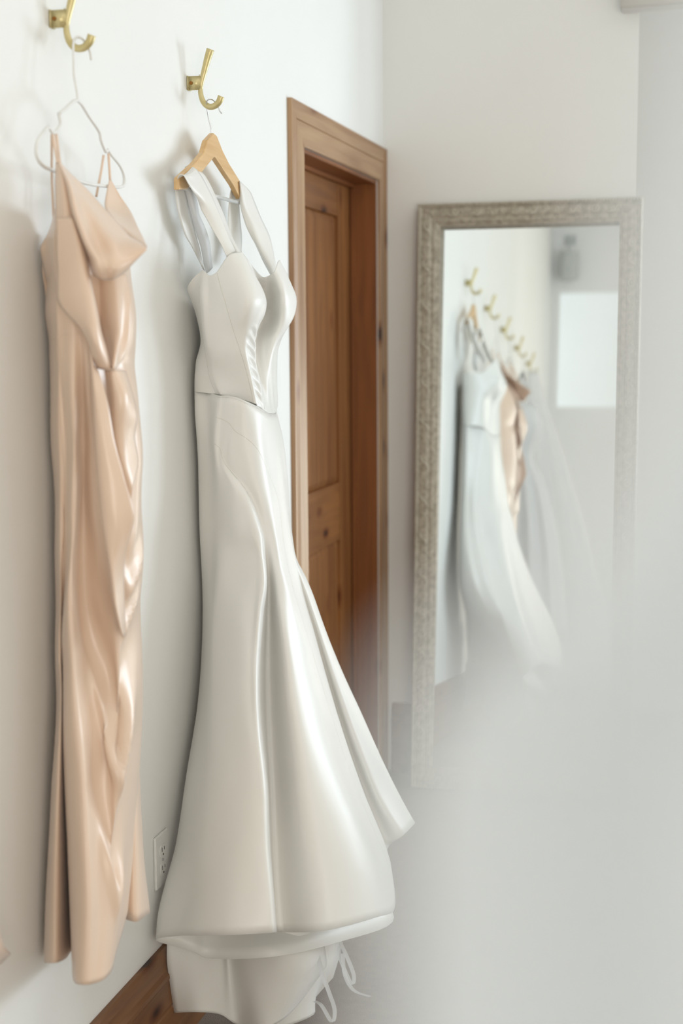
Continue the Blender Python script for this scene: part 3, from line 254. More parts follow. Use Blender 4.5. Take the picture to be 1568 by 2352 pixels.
 'ribbon_c':[[3366,28700,1699],[3421,28700,1205],[3590,28800,827],[3865,29200,521]],
 'hangerU':[[450,29298,19422],[450,28889,19225],[450,28666,18947],[450,28091,18651],[450,27712,18488],[450,27221,18281],[450,27207,18041],[450,27690,18104],[450,28330,18422],[450,29326,18935],[450,29945,18683],[450,30505,18459],[450,30994,18190],[450,31093,18372],[450,30954,18599],[450,30240,18902],[450,29829,19132],[450,29485,19392]],
 'veil':[[11049,1300,15386],[11004,1300,15203],[10991,1300,15010],[10929,1300,14888],[10816,1300,14775],[10779,1300,14669],[10778,1300,14423]],
}
D = {k: np.array(v)/1e4 for k, v in D.items()}

# ---------------------------------------------------------------- room shell
XR, YR, YB, YA, ZC = 3.6, -1.2, 4.72, 5.75, 3.4
DY0, DY1, DZ = 3.757, 4.627, 2.018
bm = bmesh.new()
bx(bm, (-0.16, YR-0.12, 0), (0, DY0, ZC)); bx(bm, (-0.16, DY1, 0), (0, YB+0.12, ZC)); bx(bm, (-0.16, DY0, DZ), (0, DY1, ZC))
wl = struct(obj('wall_left', fin(bm), 'wall'))
bm = bmesh.new(); prism(bm, [(0, YB), (0.83, YB), (0.79, YB+0.12), (0, YB+0.12)], lambda p, t: (p[0], p[1], t), 0, ZC)
bx(bm, (-0.16, YB+0.12, 0), (-0.04, YA, ZC)); struct(obj('wall_back', fin(bm), 'wall'))
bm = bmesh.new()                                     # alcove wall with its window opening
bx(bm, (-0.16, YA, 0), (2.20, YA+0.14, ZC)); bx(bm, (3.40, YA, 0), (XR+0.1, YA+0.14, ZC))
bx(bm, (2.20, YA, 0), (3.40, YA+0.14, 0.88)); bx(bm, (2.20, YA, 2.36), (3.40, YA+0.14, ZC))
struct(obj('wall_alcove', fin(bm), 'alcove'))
struct(box('wall_right', (XR, YR-0.12, 0), (XR+0.12, YA, ZC), 'wall'))
bm = bmesh.new()
bx(bm, (0, YR-0.12, 0), (0.06, YR, ZC)); bx(bm, (0.70, YR-0.12, 0), (XR, YR, ZC))
bx(bm, (0.06, YR-0.12, 0), (0.70, YR, 1.95)); bx(bm, (0.06, YR-0.12, 2.80), (0.70, YR, ZC))
struct(obj('wall_front', fin(bm), 'wall'))
struct(box('floor', (-0.16, YR-0.12, -0.1), (XR+0.12, YA+0.14, 0), 'floor'))
struct(box('ceiling', (-0.16, YR-0.12, ZC), (XR+0.12, YA+0.14, ZC+0.1), 'wall'))
struct(box('shadow_trim_1', (0.775, YB-0.08, 2.515), (XR, YB+0.0, 2.75), 'shadow_taupe', bevel=0.004))  # added dark beam standing in for a patch of shadow high on the wall
# alcove window: frame, panes, mullion
wn = bpy.data.objects.new('window_1', None); C.objects.link(wn); wn.location = (2.80, YA, 0.88); struct(wn)
def relbox(name, lo, hi, m, par, bevel=0.003):
    o = box(name, [lo[i]-par.location[i] for i in range(3)], [hi[i]-par.location[i] for i in range(3)], m, par, bevel); return o
for lo, hi in (((2.20, YA+0.02, 0.88), (2.26, YA+0.08, 2.36)), ((3.34, YA+0.02, 0.88), (3.40, YA+0.08, 2.36)),
               ((2.26, YA+0.02, 0.88), (3.34, YA+0.08, 0.94)), ((2.26, YA+0.02, 2.30), (3.34, YA+0.08, 2.36)), ((2.785, YA+0.02, 0.94), (2.815, YA+0.08, 2.30))):
    relbox('window_frame', lo, hi, 'white_paint', wn)
relbox('window_sill', (2.15, YA-0.06, 0.86), (3.45, YA-0.001, 0.88), 'white_paint', wn)
for a, b in ((2.26, 2.785), (2.815, 3.34)):
    g = relbox('window_pane', (a, YA+0.045, 0.94), (b, YA+0.05, 2.30), None, wn, 0)
    gm = bpy.data.materials.get('window_glass') or mat('window_glass', (0.95, 0.98, 1), 0.02, 0.0, Transmission_Weight=1.0)
    g.data.materials.append(gm)
# rear window with a daylit shade (seen in the mirror)
wr = bpy.data.objects.new('window_2', None); C.objects.link(wr); wr.location = (0.40, YR, 1.95); struct(wr)
relbox('window_shade', (0.06, YR-0.05, 1.95), (0.70, YR-0.04, 2.80), 'shade', wr, 0)

# unseen windows added only to go with the side, rear and ceiling lights
def added_window(name, loc, lo, hi, ax):
    # frame of four rails and a pale shade panel, set on the wall; ax = thin axis
    o = bpy.data.objects.new(name, None); C.objects.link(o); o.location = loc; struct(o)
    a, b = [i for i in range(3) if i != ax]; w_ = 0.06
    for k in range(4):
        l = list(lo); h = list(hi)
        if k == 0: h[a] = lo[a]+w_
        if k == 1: l[a] = hi[a]-w_
        if k > 1: l[a] += w_; h[a] -= w_
        if k == 2: h[b] = lo[b]+w_
        if k == 3: l[b] = hi[b]-w_
        relbox('window_frame', l, h, 'white_paint', o)
    l = [lo[i]+(w_ if i != ax else 0.005) for i in range(3)]; h = [hi[i]-(w_ if i != ax else 0.005) for i in range(3)]
    relbox('window_shade', l, h, 'white_paint', o, 0)
added_window('added_window_side', (XR, 4.75, 1.5), (XR-0.03, 4.1, 0.9), (XR-0.001, 5.4, 2.1), 0)
added_window('added_window_rear', (2.3, YR, 1.25), (1.5, YR+0.001, 0.35), (3.1, YR+0.025, 2.15), 1)
added_window('added_window_ceiling', (1.9, 1.6, ZC), (0.75, -0.25, ZC-0.025), (3.05, 3.45, ZC-0.001), 2)
# baseboards
def base_prof():
    return [(0, 0), (0.020, 0), (0.020, 0.05), (0.019, 0.056), (0.019, 0.105), (0.0165, 0.109), (0.0165, 0.112), (0.019, 0.116), (0.019, 0.172),
            (0.0215, 0.178), (0.0215, 0.188), (0.016, 0.196), (0.015, 0.222), (0.012, 0.236), (0.009, 0.243), (0, 0.243)]
bm = bmesh.new(); prism(bm, base_prof(), lambda p, t: (p[0]+0.0005, t, p[1]+0.0005), YR+0.02, 3.628)
struct(obj('baseboard_left', fin(bm), 'base'))
bm = bmesh.new(); prism(bm, base_prof(), lambda p, t: (t, YB-0.0005-p[0], p[1]+0.0005), 0.03, 0.83)
struct(obj('baseboard_back', fin(bm), 'base'))

# ---------------------------------------------------------------- door in the left wall
dr = bpy.data.objects.new('door_1', None); C.objects.link(dr); dr.location = (0, (DY0+DY1)/2, 0); struct(dr); oy = dr.location.y
def dbox(name, lo, hi, m, bevel=0.0015):
    return box(name, (lo[0], lo[1]-oy, lo[2]), (hi[0], hi[1]-oy, hi[2]), m, dr, bevel)
CZ = 2.127; CL = 3.630; CR = 4.7185
prof = [(0, 0), (0.0125, 0), (0.0125, 0.004), (0.0095, 0.010), (0.0070, 0.018), (0.0070, 0.028), (0.0098, 0.040), (0.0110, 0.045), (0.0075, 0.0465), (0.0075, 0.0485), (0.0100, 0.050)]
def casing_side(y_out, sgn, y_in, z1):
    wd = abs(y_in-y_out)
    pr = prof + [(0.0100, wd-0.003), (0.0075, wd), (0, wd)]
    bm = bmesh.new()
    va = [bm.verts.new((p[0]+0.0005, y_out+sgn*p[1]-oy, 0.001)) for p in pr]
    vb = [bm.verts.new((p[0]+0.0005, y_out+sgn*p[1]-oy, z1-p[1]*(z1-DZ)/wd)) for p in pr]
    n = len(pr)
    for i in range(n): bm.faces.new((va[i], va[(i+1) % n], vb[(i+1) % n], vb[i]))
    bm.faces.new(va); bm.faces.new(vb[::-1])
    return obj('door_casing', fin(bm), 'cased', dr)
casing_side(CL, 1, DY0-0.004, CZ); casing_side(CR, -1, DY1+0.004, CZ)
bm = bmesh.new(); hd = CZ-DZ; pr = prof + [(0.0100, hd-0.003), (0.0075, hd), (0, hd)]
va = [bm.verts.new((p[0]+0.0005, CL+p[1]*(DY0-0.004-CL)/hd-oy, CZ-p[1])) for p in pr]
vb = [bm.verts.new((p[0]+0.0005, CR-p[1]*(CR-DY1-0.004)/hd-oy, CZ-p[1])) for p in pr]
for i in range(len(pr)): j = (i+1) % len(pr); bm.faces.new((va[i], va[j], vb[j], vb[i]))
bm.faces.new(va); bm.faces.new(vb[::-1]); obj('door_casing', fin(bm), 'caseh', dr)
dbox('door_jamb', (-0.158, DY0+0.001, 0.001), (-0.001, DY0+0.014, DZ-0.012), 'jamb')
dbox('door_jamb', (-0.158, DY1-0.014, 0.001), (-0.001, DY1-0.001, DZ-0.012), 'jamb')
dbox('door_jamb', (-0.158, DY0+0.001, DZ-0.012), (-0.001, DY1-0.001, DZ-0.001), 'jambh')
dbox('door_stop', (-0.084, DY1-0.026, 0.001), (-0.070, DY1-0.0145, DZ-0.025), 'jamb')
dbox('door_stop', (-0.084, DY0+0.0145, 0.001), (-0.070, DY0+0.026, DZ-0.025), 'jamb')
dbox('door_stop', (-0.084, DY0+0.0145, DZ-0.025), (-0.070, DY1-0.0145, DZ-0.0125), 'jambh')
LX0, LX1 = -0.128, -0.088; LY0, LY1 = DY0+0.017, DY1-0.019; LZ = DZ-0.018; PR = 4.458; PL = LY0+(LY1-PR)
dbox('door_stile', (LX0, LY0, 0.01), (LX1, PL, LZ), 'door'); dbox('door_stile', (LX0, PR, 0.01), (LX1, LY1, LZ), 'door')
for z0, z1 in ((0.01, 0.25), (0.852, 1.04), (1.892, LZ)): dbox('door_rail', (LX0, PL+0.0003, z0), (LX1-0.0005, PR-0.0003, z1), 'doorh')
for z0, z1 in ((0.25, 0.852), (1.04, 1.892)):
    bm = bmesh.new(); y0, y1 = PL-oy, PR-oy; s = 0.022
    o_ = [bm.verts.new((LX1-0.012, y, z)) for y, z in ((y0, z0), (y1, z0), (y1, z1), (y0, z1))]
    i_ = [bm.verts.new((LX1-0.005, y, z)) for y, z in ((y0+s, z0+s), (y1-s, z0+s), (y1-s, z1-s), (y0+s, z1-s))]
    b_ = [bm.verts.new((LX0+0.005, y, z)) for y, z in ((y0, z0), (y1, z0), (y1, z1), (y0, z1))]
    for i in range(4):
        j = (i+1) % 4; bm.faces.new((o_[i], o_[j], i_[j], i_[i])); bm.faces.new((b_[i], b_[j], o_[j], o_[i]))
    bm.faces.new(i_); bm.faces.new(b_[::-1]); obj('door_panel', fin(bm), 'door', dr)
struct(dr)

# ---------------------------------------------------------------- outlet
ot = thing('wall_outlet', 'white duplex power outlet plate low on the left wall', 'outlet', (0, 2.661, 0.431))
bm = bmesh.new(); bx(bm, (0.0005, -0.036, -0.057), (0.0065, 0.036, 0.057), 0.0025); obj('cover_plate', fin(bm), 'plastic', ot)
for zz in (0.0195, -0.0195):
    bm = bmesh.new(); pr = []
    for k in range(24):
        a = 2*math.pi*k/24; pr.append((0.0172*math.cos(a), max(-0.0135, min(0.0135, 0.0172*math.sin(a)))))
    prism(bm, pr, lambda p, t: (t, p[0], p[1]+zz), 0.0068, 0.0082); rc = obj('receptacle', fin(bm), 'plastic', ot)
    bm = bmesh.new()
    for yy, h in ((-0.0064, 0.0045), (0.0064, 0.0036)): bx(bm, (0.0083, yy-0.0010, zz+0.0035-h), (0.0086, yy+0.0010, zz+0.0035+h))
    prism(bm, [(0.0024*math.cos(a*0.524), 0.0024*math.sin(a*0.524)) for a in range(12)], lambda p, t: (t, p[0], p[1]+zz-0.0078), 0.0083, 0.0086)
    obj('slot', fin(bm), 'black', rc)
bm = bmesh.new(); prism(bm, [(0.003*math.cos(a*0.524), 0.003*math.sin(a*0.524)) for a in range(12)], lambda p, t: (t, p[0], p[1]), 0.0068, 0.0076)
obj('screw', fin(bm), 'wire', ot)

# ---------------------------------------------------------------- brass hooks
HZ = 2.045
def make_hook(y, label):
    h = thing('coat_hook', label, 'hook', (0, y, HZ), 'brass hooks in a row along the left wall')
    bm = bmesh.new()
    bx(bm, (0.0006, -0.0095, -0.0150), (0.0045, 0.009, 0.0145), 0.0012)
    bx(bm, (0.002, -0.0085, -0.0146), (0.0305, 0.004, 0.0138), 0.0028)
    bx(bm, (0.022, -0.0070, -0.0175), (0.0315, 0.0025, 0.0165), 0.004); obj('mounting_plate', fin(bm), 'brass', h, True)
    bm = bmesh.new()
    path = [(0.052, 0, 0.067), (0.045, 0, 0.048), (0.037, 0, 0.022), (0.030, 0, -0.002), (0.028, 0, -0.020), (0.033, 0, -0.038), (0.044, 0, -0.049), (0.058, 0, -0.0495), (0.069, 0, -0.041), (0.074, 0, -0.030)]
    pts = crs(path, 6); n = len(pts); rad = np.interp(np.linspace(0, 1, n), [0, .15, .38, .55, .8, 1], [0.0086, 0.0072, 0.0050, 0.0060, 0.0066, 0.0072])
    tube(bm, pts, rad, 12, flat=(0, 1, 0)); obj('prong', fin(bm), 'brass', h, True)
    bm = bmesh.new(); prism(bm, [(0.0036*math.cos(a*0.524), 0.0036*math.sin(a*0.524)) for a in range(12)], lambda p, t: (0.0105+p[0], t, p[1]-0.001), -0.0105, -0.0080)
    obj('screw', fin(bm), 'screw', h); return h
def hk(y, l): return make_hook(y, l)
hk(2.915, 'satin brass double coat hook holding the ivory wedding gown')
hk(2.275, 'satin brass double coat hook holding the cowl-necked blush dress')
hk(1.64, 'satin brass double coat hook second from the wedding gown hook, reflected in the mirror')
hk(1.00, 'satin brass double coat hook above the white tulle gown, reflected in the mirror')
hk(0.36, 'satin brass double coat hook holding the long veil, faintest in the mirror')

# ---------------------------------------------------------------- wooden hanger + gown
hg = thing('wooden_hanger', 'light beech wood hanger holding the ivory wedding gown', 'hanger', (0.045, 2.92, 1.8)); L0 = Vector((0.045, 2.92, 1.8))
U = D['hangerU']; bm = bmesh.new()
half = 0.0062; va = [bm.verts.new((-half, p[1]-2.92, p[2]-1.8)) for p in U]; vb = [bm.verts.new((half, p[1]-2.92, p[2]-1.8)) for p in U]
n = len(U)
for i in range(n): j = (i+1) % n; bm.faces.new((va[i], va[j], vb[j], vb[i]))
bm.faces.new(va); bm.faces.new(vb[::-1]); bmesh.ops.triangulate(bm, faces=[f for f in bm.faces if len(f.verts) > 4])
ho = obj('hanger_body', fin(bm), 'hanger', hg); bv = ho.modifiers.new('round', 'BEVEL'); bv.width = 0.0022; bv.segments = 3; bv.limit_method = 'ANGLE'; bv.angle_limit = math.radians(40)
bm = bmesh.new(); tube(bm, [(0.0, -0.186, 0.012), (0.0, 0.182, 0.012)], 0.0042, 10); obj('trouser_bar', fin(bm), 'clear', hg, True)
bm = bmesh.new()
wire = [(0.045, 2.932, 1.935), (0.044, 2.929, 1.955), (0.041, 2.925, 1.972), (0.041, 2.917, 1.992), (0.0445, 2.906, 2.0035), (0.050, 2.906, 2.0085), (0.056, 2.916, 2.0075), (0.061, 2.926, 1.998), (0.065, 2.930, 1.987), (0.069, 2.931, 1.982)]
tube(bm, [Vector(p)-L0 for p in crs(wire, 4)], 0.00125, 6); obj('hook_wire', fin(bm), 'wire', hg, True)

gw = thing('wedding_gown', 'ivory satin mermaid wedding gown hanging beside the pine door', 'dress', (0.12, 2.92, 0.02)); G0 = np.array((0.12, 2.92, 0.02))
def rel(k, o): return D[k]-o
def bod(U, V, G):
    a = np.exp(-((U-0.335)/0.055)**2)*np.clip((V-0.45)/0.1, 0, 1)*np.clip((1.0-V)/0.08, 0, 1)
    return a*0.0034*np.sin(2*math.pi*(V*14-U*9))
bo, GB = sheet('bodice', rel('bodice', G0), 'gown', gw, 8, 9, closed=True, disp=bod)
def skd(U, V, G):
    w1 = 0.0035*np.exp(-((V-0.32)/0.035)**2)*np.exp(-((U-0.17)/0.06)**2) - 0.004*np.exp(-((V-0.285)/0.02)**2)*np.exp(-((U-0.21)/0.06)**2)
    w2 = 0.004*np.sin(9*V+11*U)*np.clip(V-0.5, 0, 1)
    return w1+w2
sk, GS = sheet('skirt', rel('skirt', G0), 'gown', gw, 5, 3, closed=True, disp=skd)
sheet('train', rel('train', G0), 'gown', gw, 5, 4); sheet('train', rel('train_fold', G0), 'gown', gw, 5, 4)
for s in ('strap_near', 'strap_near_upper', 'strap_near_back', 'strap_far', 'strap_far_back'): sheet('strap', rel(s, G0), 'gown', gw, 5, 3)
sheet('hanging_loop', rel('strap_inner', G0), 'organza', gw, 4, 3)
def seam(G, us, vs_, par, m='seam', r=0.0009):
    bm = bmesh.new(); tube(bm, line_on(G, us, vs_), r, 5); return obj('seam', fin(bm), m, par, True)
nS = 21.0; nB = 15.0
seam(GS, [i/nS for i in (2, 3, 4, 5, 6, 7, 8, 9, 10)], [0.004]*9, sk)
seam(GS, [2/nS, 5/nS, 7/nS, 8/nS, 9/nS, 9/nS, 9/nS, 9/nS, 9/nS], [0.045, 0.06, 0.08, 0.12, 0.18, 0.3, 0.5, 0.8, 0.99], sk)
seam(GS, [2/nS, 3/nS, 4/nS, 5/nS, 5/nS, 5/nS], [0.10, 0.112, 0.13, 0.165, 0.243, 0.33], sk)
seam(GB, [3/nB]*5, [0.01, 0.3, 0.5, 0.8, 0.99], bo); seam(GB, [1/nB]*4, [0.12, 0.4, 0.7, 0.99], bo); seam(GB, [6/nB]*4, [0.01, 0.3, 0.6, 0.99], bo)
def ribbon(path, par, off, w_=0.005, name='ribbon'):
    P = crs(path, 5)-off; A = []
    for s in (-1, 0, 1):
        A.append([[p[0]+s*w_*0.9, p[1]+abs(s)*0.001, p[2]+s*w_*0.3] for p in P])
    return sheet(name, np.array(A), 'organza', par, 2, 1, thick=0)[0]
for r_ in ('ribbon_a', 'ribbon_b', 'ribbon_c'): ribbon(D[r_], gw, G0)

# ---------------------------------------------------------------- white hanger + blush dress
hp = thing('white_hanger', 'slim white plastic hanger with curled ends above the blush dress', 'hanger', (0.06, 2.25, 1.78)); O = np.array((0.06, 2.25, 1.78))
bm = bmesh.new(); P = D['pink_hanger']-O; tube(bm, P, 0.0030, 8, smooth_n=3); obj('hanger_frame', fin(bm), 'plastic', hp, True)
bm = bmesh.new()
st = [(0.060, 2.242, 1.9045), (0.0585, 2.243, 1.92), (0.054, 2.244, 1.945), (0.052, 2.248, 1.975), (0.0505, 2.253, 2.000), (0.052, 2.262, 2.010), (0.056, 2.274, 2.0105), (0.060, 2.284, 2.003), (0.063, 2.290, 1.990), (0.064, 2.292, 1.978)]
tube(bm, [np.array(p)-O for p in crs(st, 4)], 0.0022, 8); obj('hook_wire', fin(bm), 'plastic', hp, True)
pk = thing('bridesmaid_dress', 'blush satin bridesmaid dress with draped cowl neck on the white hanger', 'dress', (0.09, 2.2, 0.4)); P0 = np.array((0.09, 2.2, 0.4))
def pkd(U, V, G):
    z = G[..., 2]+P0[2]; out = 0.0012*np.sin(40*V+7*U)*np.exp(-((V-0.35)/0.3)**2)
    for uc, zc, sl, sr, hl, hr, a_, w_ in ((0.615, 0.79, 0.155, 0.077, 0.18, 0.10, 0.016, 1.0), (0.60, 0.595, 0.14, 0.08, 0.12, 0.05, 0.010, 0.9), (0.66, 1.085, 0.06, 0.05, 0.06, 0.06, 0.008, 0.5), (0.66, 1.02, 0.06, 0.05, 0.06, 0.05, 0.008, 0.5)):
        zv = zc+np.where(U < uc, (uc-U)/sl*hl, (U-uc)/sr*hr); s_ = z-zv
        mk = np.exp(-((np.clip(uc-U, 0, 1)/sl)**4))*np.exp(-((np.clip(U-uc, 0, 1)/sr)**4))
        out = out+mk*(-a_*np.exp(-(s_/(0.03*w_))**2)+a_*np.exp(-((s_-0.085*w_)/(0.055*w_))**2))
    return out
WZ = 0.15
sp_, GP = sheet('skirt', rel('pink_body', P0), 'blush', pk, 6, 5, closed=True, disp=pkd)
sheet('back_panel', rel('pink_back', P0), 'blush', pk, 5, 3); sheet('overlay', rel('pink_overlay', P0), 'blush', pk, 5, 3)
sheet('swag', rel('pink_swag', P0), 'blush', pk, 5, 3); sheet('wrap', rel('pink_wrap', P0), 'blush', pk, 5, 3); sheet('wrap', rel('pink_loop', P0), 'blush', pk, 5, 3)
sheet('cowl', rel('pink_cowl', P0), 'blush', pk, 5, 3); sheet('cowl', rel('pink_farcup', P0), 'blush', pk, 5, 3)
sheet('armhole', rel('pink_armhole', P0), 'blush', pk, 5, 3); sheet('armhole', rel('pink_sideflap', P0), 'blush', pk, 5, 3)
bm = bmesh.new(); tube(bm, line_on(GP, [0.2/13, 1/13, 3/13, 4.5/13, 6/13], [WZ]*5), 0.0011, 5); obj('seam', fin(bm), 'blush', pk, True)
for k in ('pink_strap_a', 'pink_strap_a2', 'pink_strap_back', 'pink_strap_b', 'pink_strap_c'):
    bm = bmesh.new(); tube(bm, D[k]-P0, 0.0024, 6, smooth_n=4); obj('strap', fin(bm), 'blush', pk, True)

# ---------------------------------------------------------------- gowns beyond the frame, seen in the mirror
def ringgown(name, rows, n, m, par, o, folds, amp, ph=0.0, xw=0.012):
    A = []
    for k in range(n):
        a = 2*math.pi*k/n; c_ = []
        for (z, xf, hw, yc, am) in rows:
            rr = 1+am*amp*math.sin(folds*a+ph)+am*amp*0.5*math.sin((folds*2-3)*a+1.3+ph)
            xc = (xf+xw)/2; hx = (xf-xw)/2
            c_.append((max(0.008, xc+hx*math.cos(a)*rr)-o[0], yc+hw*math.sin(a)*rr-o[1], z-o[2]))
        A.append(c_)
    return sheet(name, np.array(A), m, par, 3, 3, closed=True)[0]
def hanger2(label, y, m, n='plain_hanger'):
    h = thing(n, label, 'hanger', (0.055, y, 1.85)); bm = bmesh.new()
    tube(bm, crs([(0, -0.20, -0.03), (0, -0.15, -0.005), (0, -0.05, 0.035), (0, 0, 0.05), (0, 0.05, 0.035), (0, 0.15, -0.005), (0, 0.20, -0.03)], 4), 0.006, 8)
    tube(bm, [(0, -0.19, -0.03), (0, 0.19, -0.03)], 0.004, 8); obj('hanger_body', fin(bm), m, h, True)
    bm = bmesh.new(); tube(bm, crs([(0, 0, 0.052), (-0.003, 0, 0.1), (-0.006, -0.008, 0.148), (0, -0.004, 0.157), (0.006, 0.008, 0.15), (0.008, 0.012, 0.135)], 4), 0.0016, 6)
    obj('hook_wire', fin(bm), 'wire', h, True); return h
def simple_gown(label, cat, y, m, rows, fo, am, straps, name):
    g = thing(name, label, cat, (0.08, y, rows[-1][0])); o = np.array((0.08, y, rows[-1][0]))
    ringgown('gown_body', rows, 28, m, g, o, fo, am)
    for yy in straps:
        for xx in (0.03, 0.09):
            bm = bmesh.new(); tube(bm, np.array([(0.055, yy, 1.865), (xx, yy+0.005, 1.78), (xx+0.02, yy*0.6+y*0.4, rows[0][0]-0.005)])-o, 0.004, 6, smooth_n=4); obj('strap', fin(bm), m, g, True)
    return g
hanger2('white hanger on the third hook from the door, behind the second blush dress', 1.64, 'plastic')
simple_gown('second blush dress whose pointed hem pokes in at the bottom left edge', 'dress', 1.64, 'blush',
            [(1.62, 0.13, 0.13, 1.62, 0.2), (1.5, 0.16, 0.13, 1.62, 0.3), (1.36, 0.11, 0.11, 1.62, 0.5), (1.1, 0.12, 0.13, 1.62, 0.8), (0.8, 0.11, 0.18, 1.60, 1), (0.62, 0.10, 0.23, 1.61, 1), (0.54, 0.05, 0.30, 1.655, 0.5)], 7, 0.10, (1.54, 1.74), 'blush_dress')
hanger2('dark charcoal hanger of the tulle gown, seen only in the mirror', 1.00, 'charcoal')
simple_gown('white tulle ball gown on a dark hanger, seen only in the mirror', 'dress', 1.00, 'tulle',
            [(1.70, 0.14, 0.13, 1.0, 0.1), (1.55, 0.18, 0.14, 1.0, 0.2), (1.40, 0.13, 0.12, 1.0, 0.4), (1.2, 0.22, 0.18, 1.0, 0.8), (0.9, 0.29, 0.24, 1.0, 1), (0.6, 0.33, 0.28, 1.0, 1), (0.35, 0.36, 0.31, 1.0, 1)], 9, 0.10, (0.9, 1.1), 'tulle_gown')
vl = thing('bridal_veil', 'long sheer white veil flaring behind the tulle gown, seen only in the mirror', 'veil', (0.07, 0.36, 0.05)); vo = np.array((0.07, 0.36, 0.05))
ringgown('veil_tulle', [(2.0, 0.075, 0.02, 0.36, 0), (1.85, 0.12, 0.05, 0.36, 0.3), (1.5, 0.24, 0.10, 0.36, 0.8), (1.0, 0.40, 0.18, 0.36, 1), (0.5, 0.52, 0.24, 0.36, 1), (0.05, 0.60, 0.28, 0.36, 1)], 28, 'veil', vl, vo, 8, 0.12)
# wall lamp on the rear wall (mirror)
lm = thing('wall_lamp', 'grey drum wall lamp high on the rear wall, seen only in the mirror', 'lamp', (0.13, YR, 3.0))
bm = bmesh.new(); bx(bm, (-0.04, 0.001, 0.15), (0.04, 0.02, 0.22), 0.004); obj('wall_plate', fin(bm), 'grey', lm)
bm = bmesh.new(); tube(bm, [(0, 0.02, 0.18), (0, 0.09, 0.18), (0, 0.09, 0.06)], 0.008, 8); obj('lamp_arm', fin(bm), 'grey', lm, True)
bm = bmesh.new(); tube(bm, [(0, 0.09, -0.12), (0, 0.09, 0.08)], 0.07, 20); obj('lamp_shade', fin(bm), 'grey', lm)

# ---------------------------------------------------------------- leaning mirror
MW, MH, FW = 0.725, 1.94, 0.072
mr = thing('leaning_mirror', 'tall mirror in a carved antiqued cream frame leaning on the back wall', 'mirror')
TILT, ROT = 3.4, 0.6
mr.location = (0.132, YB-0.062-MH*math.sin(math.radians(TILT)), 0.003); mr.rotation_euler = (math.radians(-TILT), 0, math.radians(ROT))
fp = [(0, 0.058), (0, -0.004), (0.003, -0.010), (0.008, -0.010), (0.010, -0.006), (0.014, -0.006), (0.016, -0.002), (0.024, -0.004), (0.036, -0.004), (0.044, 0.000), (0.048, 0.003), (0.052, 0.0015), (0.060, 0.0035), (0.064, 0.008), (0.072, 0.011), (0.072, 0.058)]
def side(a, b, ia, ib):
    bm = bmesh.new(); a = Vector(a); b = Vector(b); ia = Vector(ia); ib = Vector(ib)
    va = [bm.verts.new(a+(ia-a)*(p[0]/FW)+Vector((0, p[1], 0))) for p in fp]; vb = [bm.verts.new(b+(ib-b)*(p[0]/FW)+Vector((0, p[1], 0))) for p in fp]
    for i in range(len(fp)): j = (i+1) % len(fp); bm.faces.new((va[i], va[j], vb[j], vb[i]))
    bm.faces.new(va); bm.faces.new(vb[::-1]); return obj('frame_rail', fin(bm), 'frame', mr)
co = [(0, 0, 0), (MW, 0, 0), (MW, 0, MH), (0, 0, MH)]; ci = [(FW, 0, FW), (MW-FW, 0, FW), (MW-FW, 0, MH-FW), (FW, 0, MH-FW)]
rails = [side(co[i], co[(i+1) % 4], ci[i], ci[(i+1) % 4]) for i in range(4)]
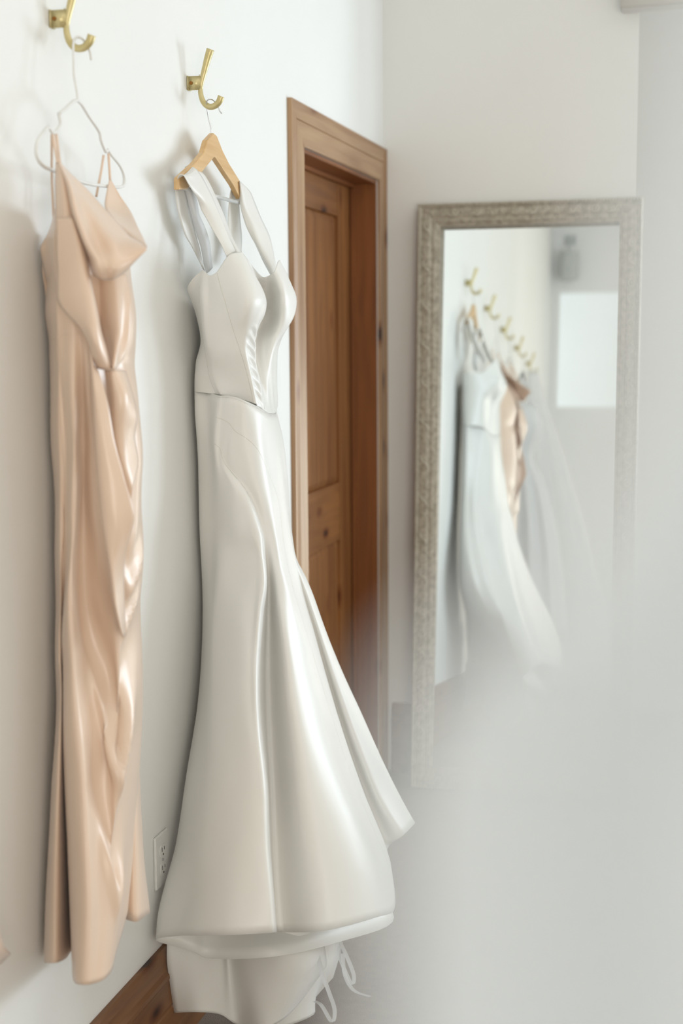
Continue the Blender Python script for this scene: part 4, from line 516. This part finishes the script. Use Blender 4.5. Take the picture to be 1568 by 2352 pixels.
for i, rail in enumerate(rails):                         # carving: rope beads, S scrolls and rings
    a = Vector(co[i]); b = Vector(co[(i+1) % 4]); d = (b-a).normalized(); n_ = (Vector(ci[i])-a); n_ = (n_-d*n_.dot(d)).normalized(); Lr = (b-a).length
    bm = bmesh.new(); s = 0.008
    while s < Lr-0.006:
        c0 = a+d*s+n_*0.0055+Vector((0, -0.0105, 0)); r_ = 0.0034 if int(s/0.0095) % 3 else 0.0042
        bmesh.ops.create_icosphere(bm, subdivisions=1, radius=r_, matrix=Matrix.Translation(c0)); s += 0.0095
    s = 0.085; k = 0
    while s < Lr-0.085:
        cc = a+d*s+n_*0.030+Vector((0, -0.0030, 0))
        if k % 2 == 0:
            pts = [cc+d*(t*0.032)+n_*(0.012*math.sin(t*3.0)) + Vector((0, -0.001*(1-t*t), 0)) for t in np.linspace(-1, 1, 13)]
            tube(bm, pts, [0.001, 0.0028, 0.0032, 0.0028, 0.001], 6)
            pts = [cc+d*(0.006+0.011*math.cos(t)*(1-t*0.1))+n_*(0.010*math.sin(t)*(1-t*0.1)) for t in np.linspace(0, 5.4, 11)]
            tube(bm, pts, [0.003, 0.0025, 0.001], 6)
            for sg in (-1, 1):
                pts = [cc-d*0.018*sg+d*(0.014*t)*sg-n_*sg*(0.011*t*(2-t)) for t in np.linspace(0, 1, 6)]; tube(bm, pts, [0.0026, 0.0016], 5)
        else:
            pts = [cc+d*(0.011*math.cos(t))+n_*(0.010*math.sin(t)) for t in np.linspace(0, 2*math.pi, 13)]; tube(bm, pts, 0.0026, 6)
            bmesh.ops.create_icosphere(bm, subdivisions=1, radius=0.0045, matrix=Matrix.Translation(cc))
        s += 0.0635; k += 1
    obj('carving', fin(bm), 'carve', rail, True)
bm = bmesh.new(); bx(bm, (FW-0.004, 0.033, FW-0.004), (MW-FW+0.004, 0.035, MH-FW+0.004))
bmesh.ops.rotate(bm, verts=bm.verts, cent=(0, 0.034, MH/2), matrix=Matrix.Rotation(math.radians(-1.3), 3, 'X')); obj('mirror_glass', fin(bm), 'mirror', mr)
bm = bmesh.new(); bx(bm, (0.01, 0.058, 0.01), (MW-0.01, 0.061, MH-0.01)); obj('backing_board', fin(bm), 'jamb', mr)

# ---------------------------------------------------------------- sheer curtain hanging close beside the camera
cu = thing('sheer_curtain', 'blurred white sheer curtain gathered close to the camera at right', 'curtain', (1.2, 0.14, 0.01)); co_ = np.array((1.2, 0.14, 0.01))
V_ = D['veil']; edge = [(1.16, 3.38), (1.15, 2.6), (1.135, 1.9), (1.118, 1.62), (1.109, 1.56)] + [(p[0], p[2]) for p in V_] + [(1.079, 1.40), (1.09, 1.30), (1.11, 1.1), (1.10, 0.6), (1.12, 0.02)]
zs = np.array([e[1] for e in edge]); xs = np.array([e[0] for e in edge]); A = []
zz = np.unique(np.concatenate([np.linspace(0.02, 1.38, 14), np.linspace(1.40, 1.56, 40), np.linspace(1.60, 3.38, 16)]))[::-1]
for k in range(25):
    f = k/24; c_ = []
    for z in zz:
        e = np.interp(z, zs[::-1], xs[::-1]); wd = 1.275+0.03*max(0.0, z-1.9)
        c_.append((e+f*(wd-e)-co_[0], 0.133+0.02*f+0.018*f*math.sin(f*30)+0.002*math.sin(9*z)*f-co_[1], z-co_[2]))
    A.append(c_)
sheet('curtain_panel', np.array(A), 'sheer', cu, 3, 1, thick=0)
bm = bmesh.new(); bx(bm, (-0.18, -0.03, 3.372), (0.10, 0.05, 3.3995), 0.003); obj('curtain_track', fin(bm), 'white_paint', cu)
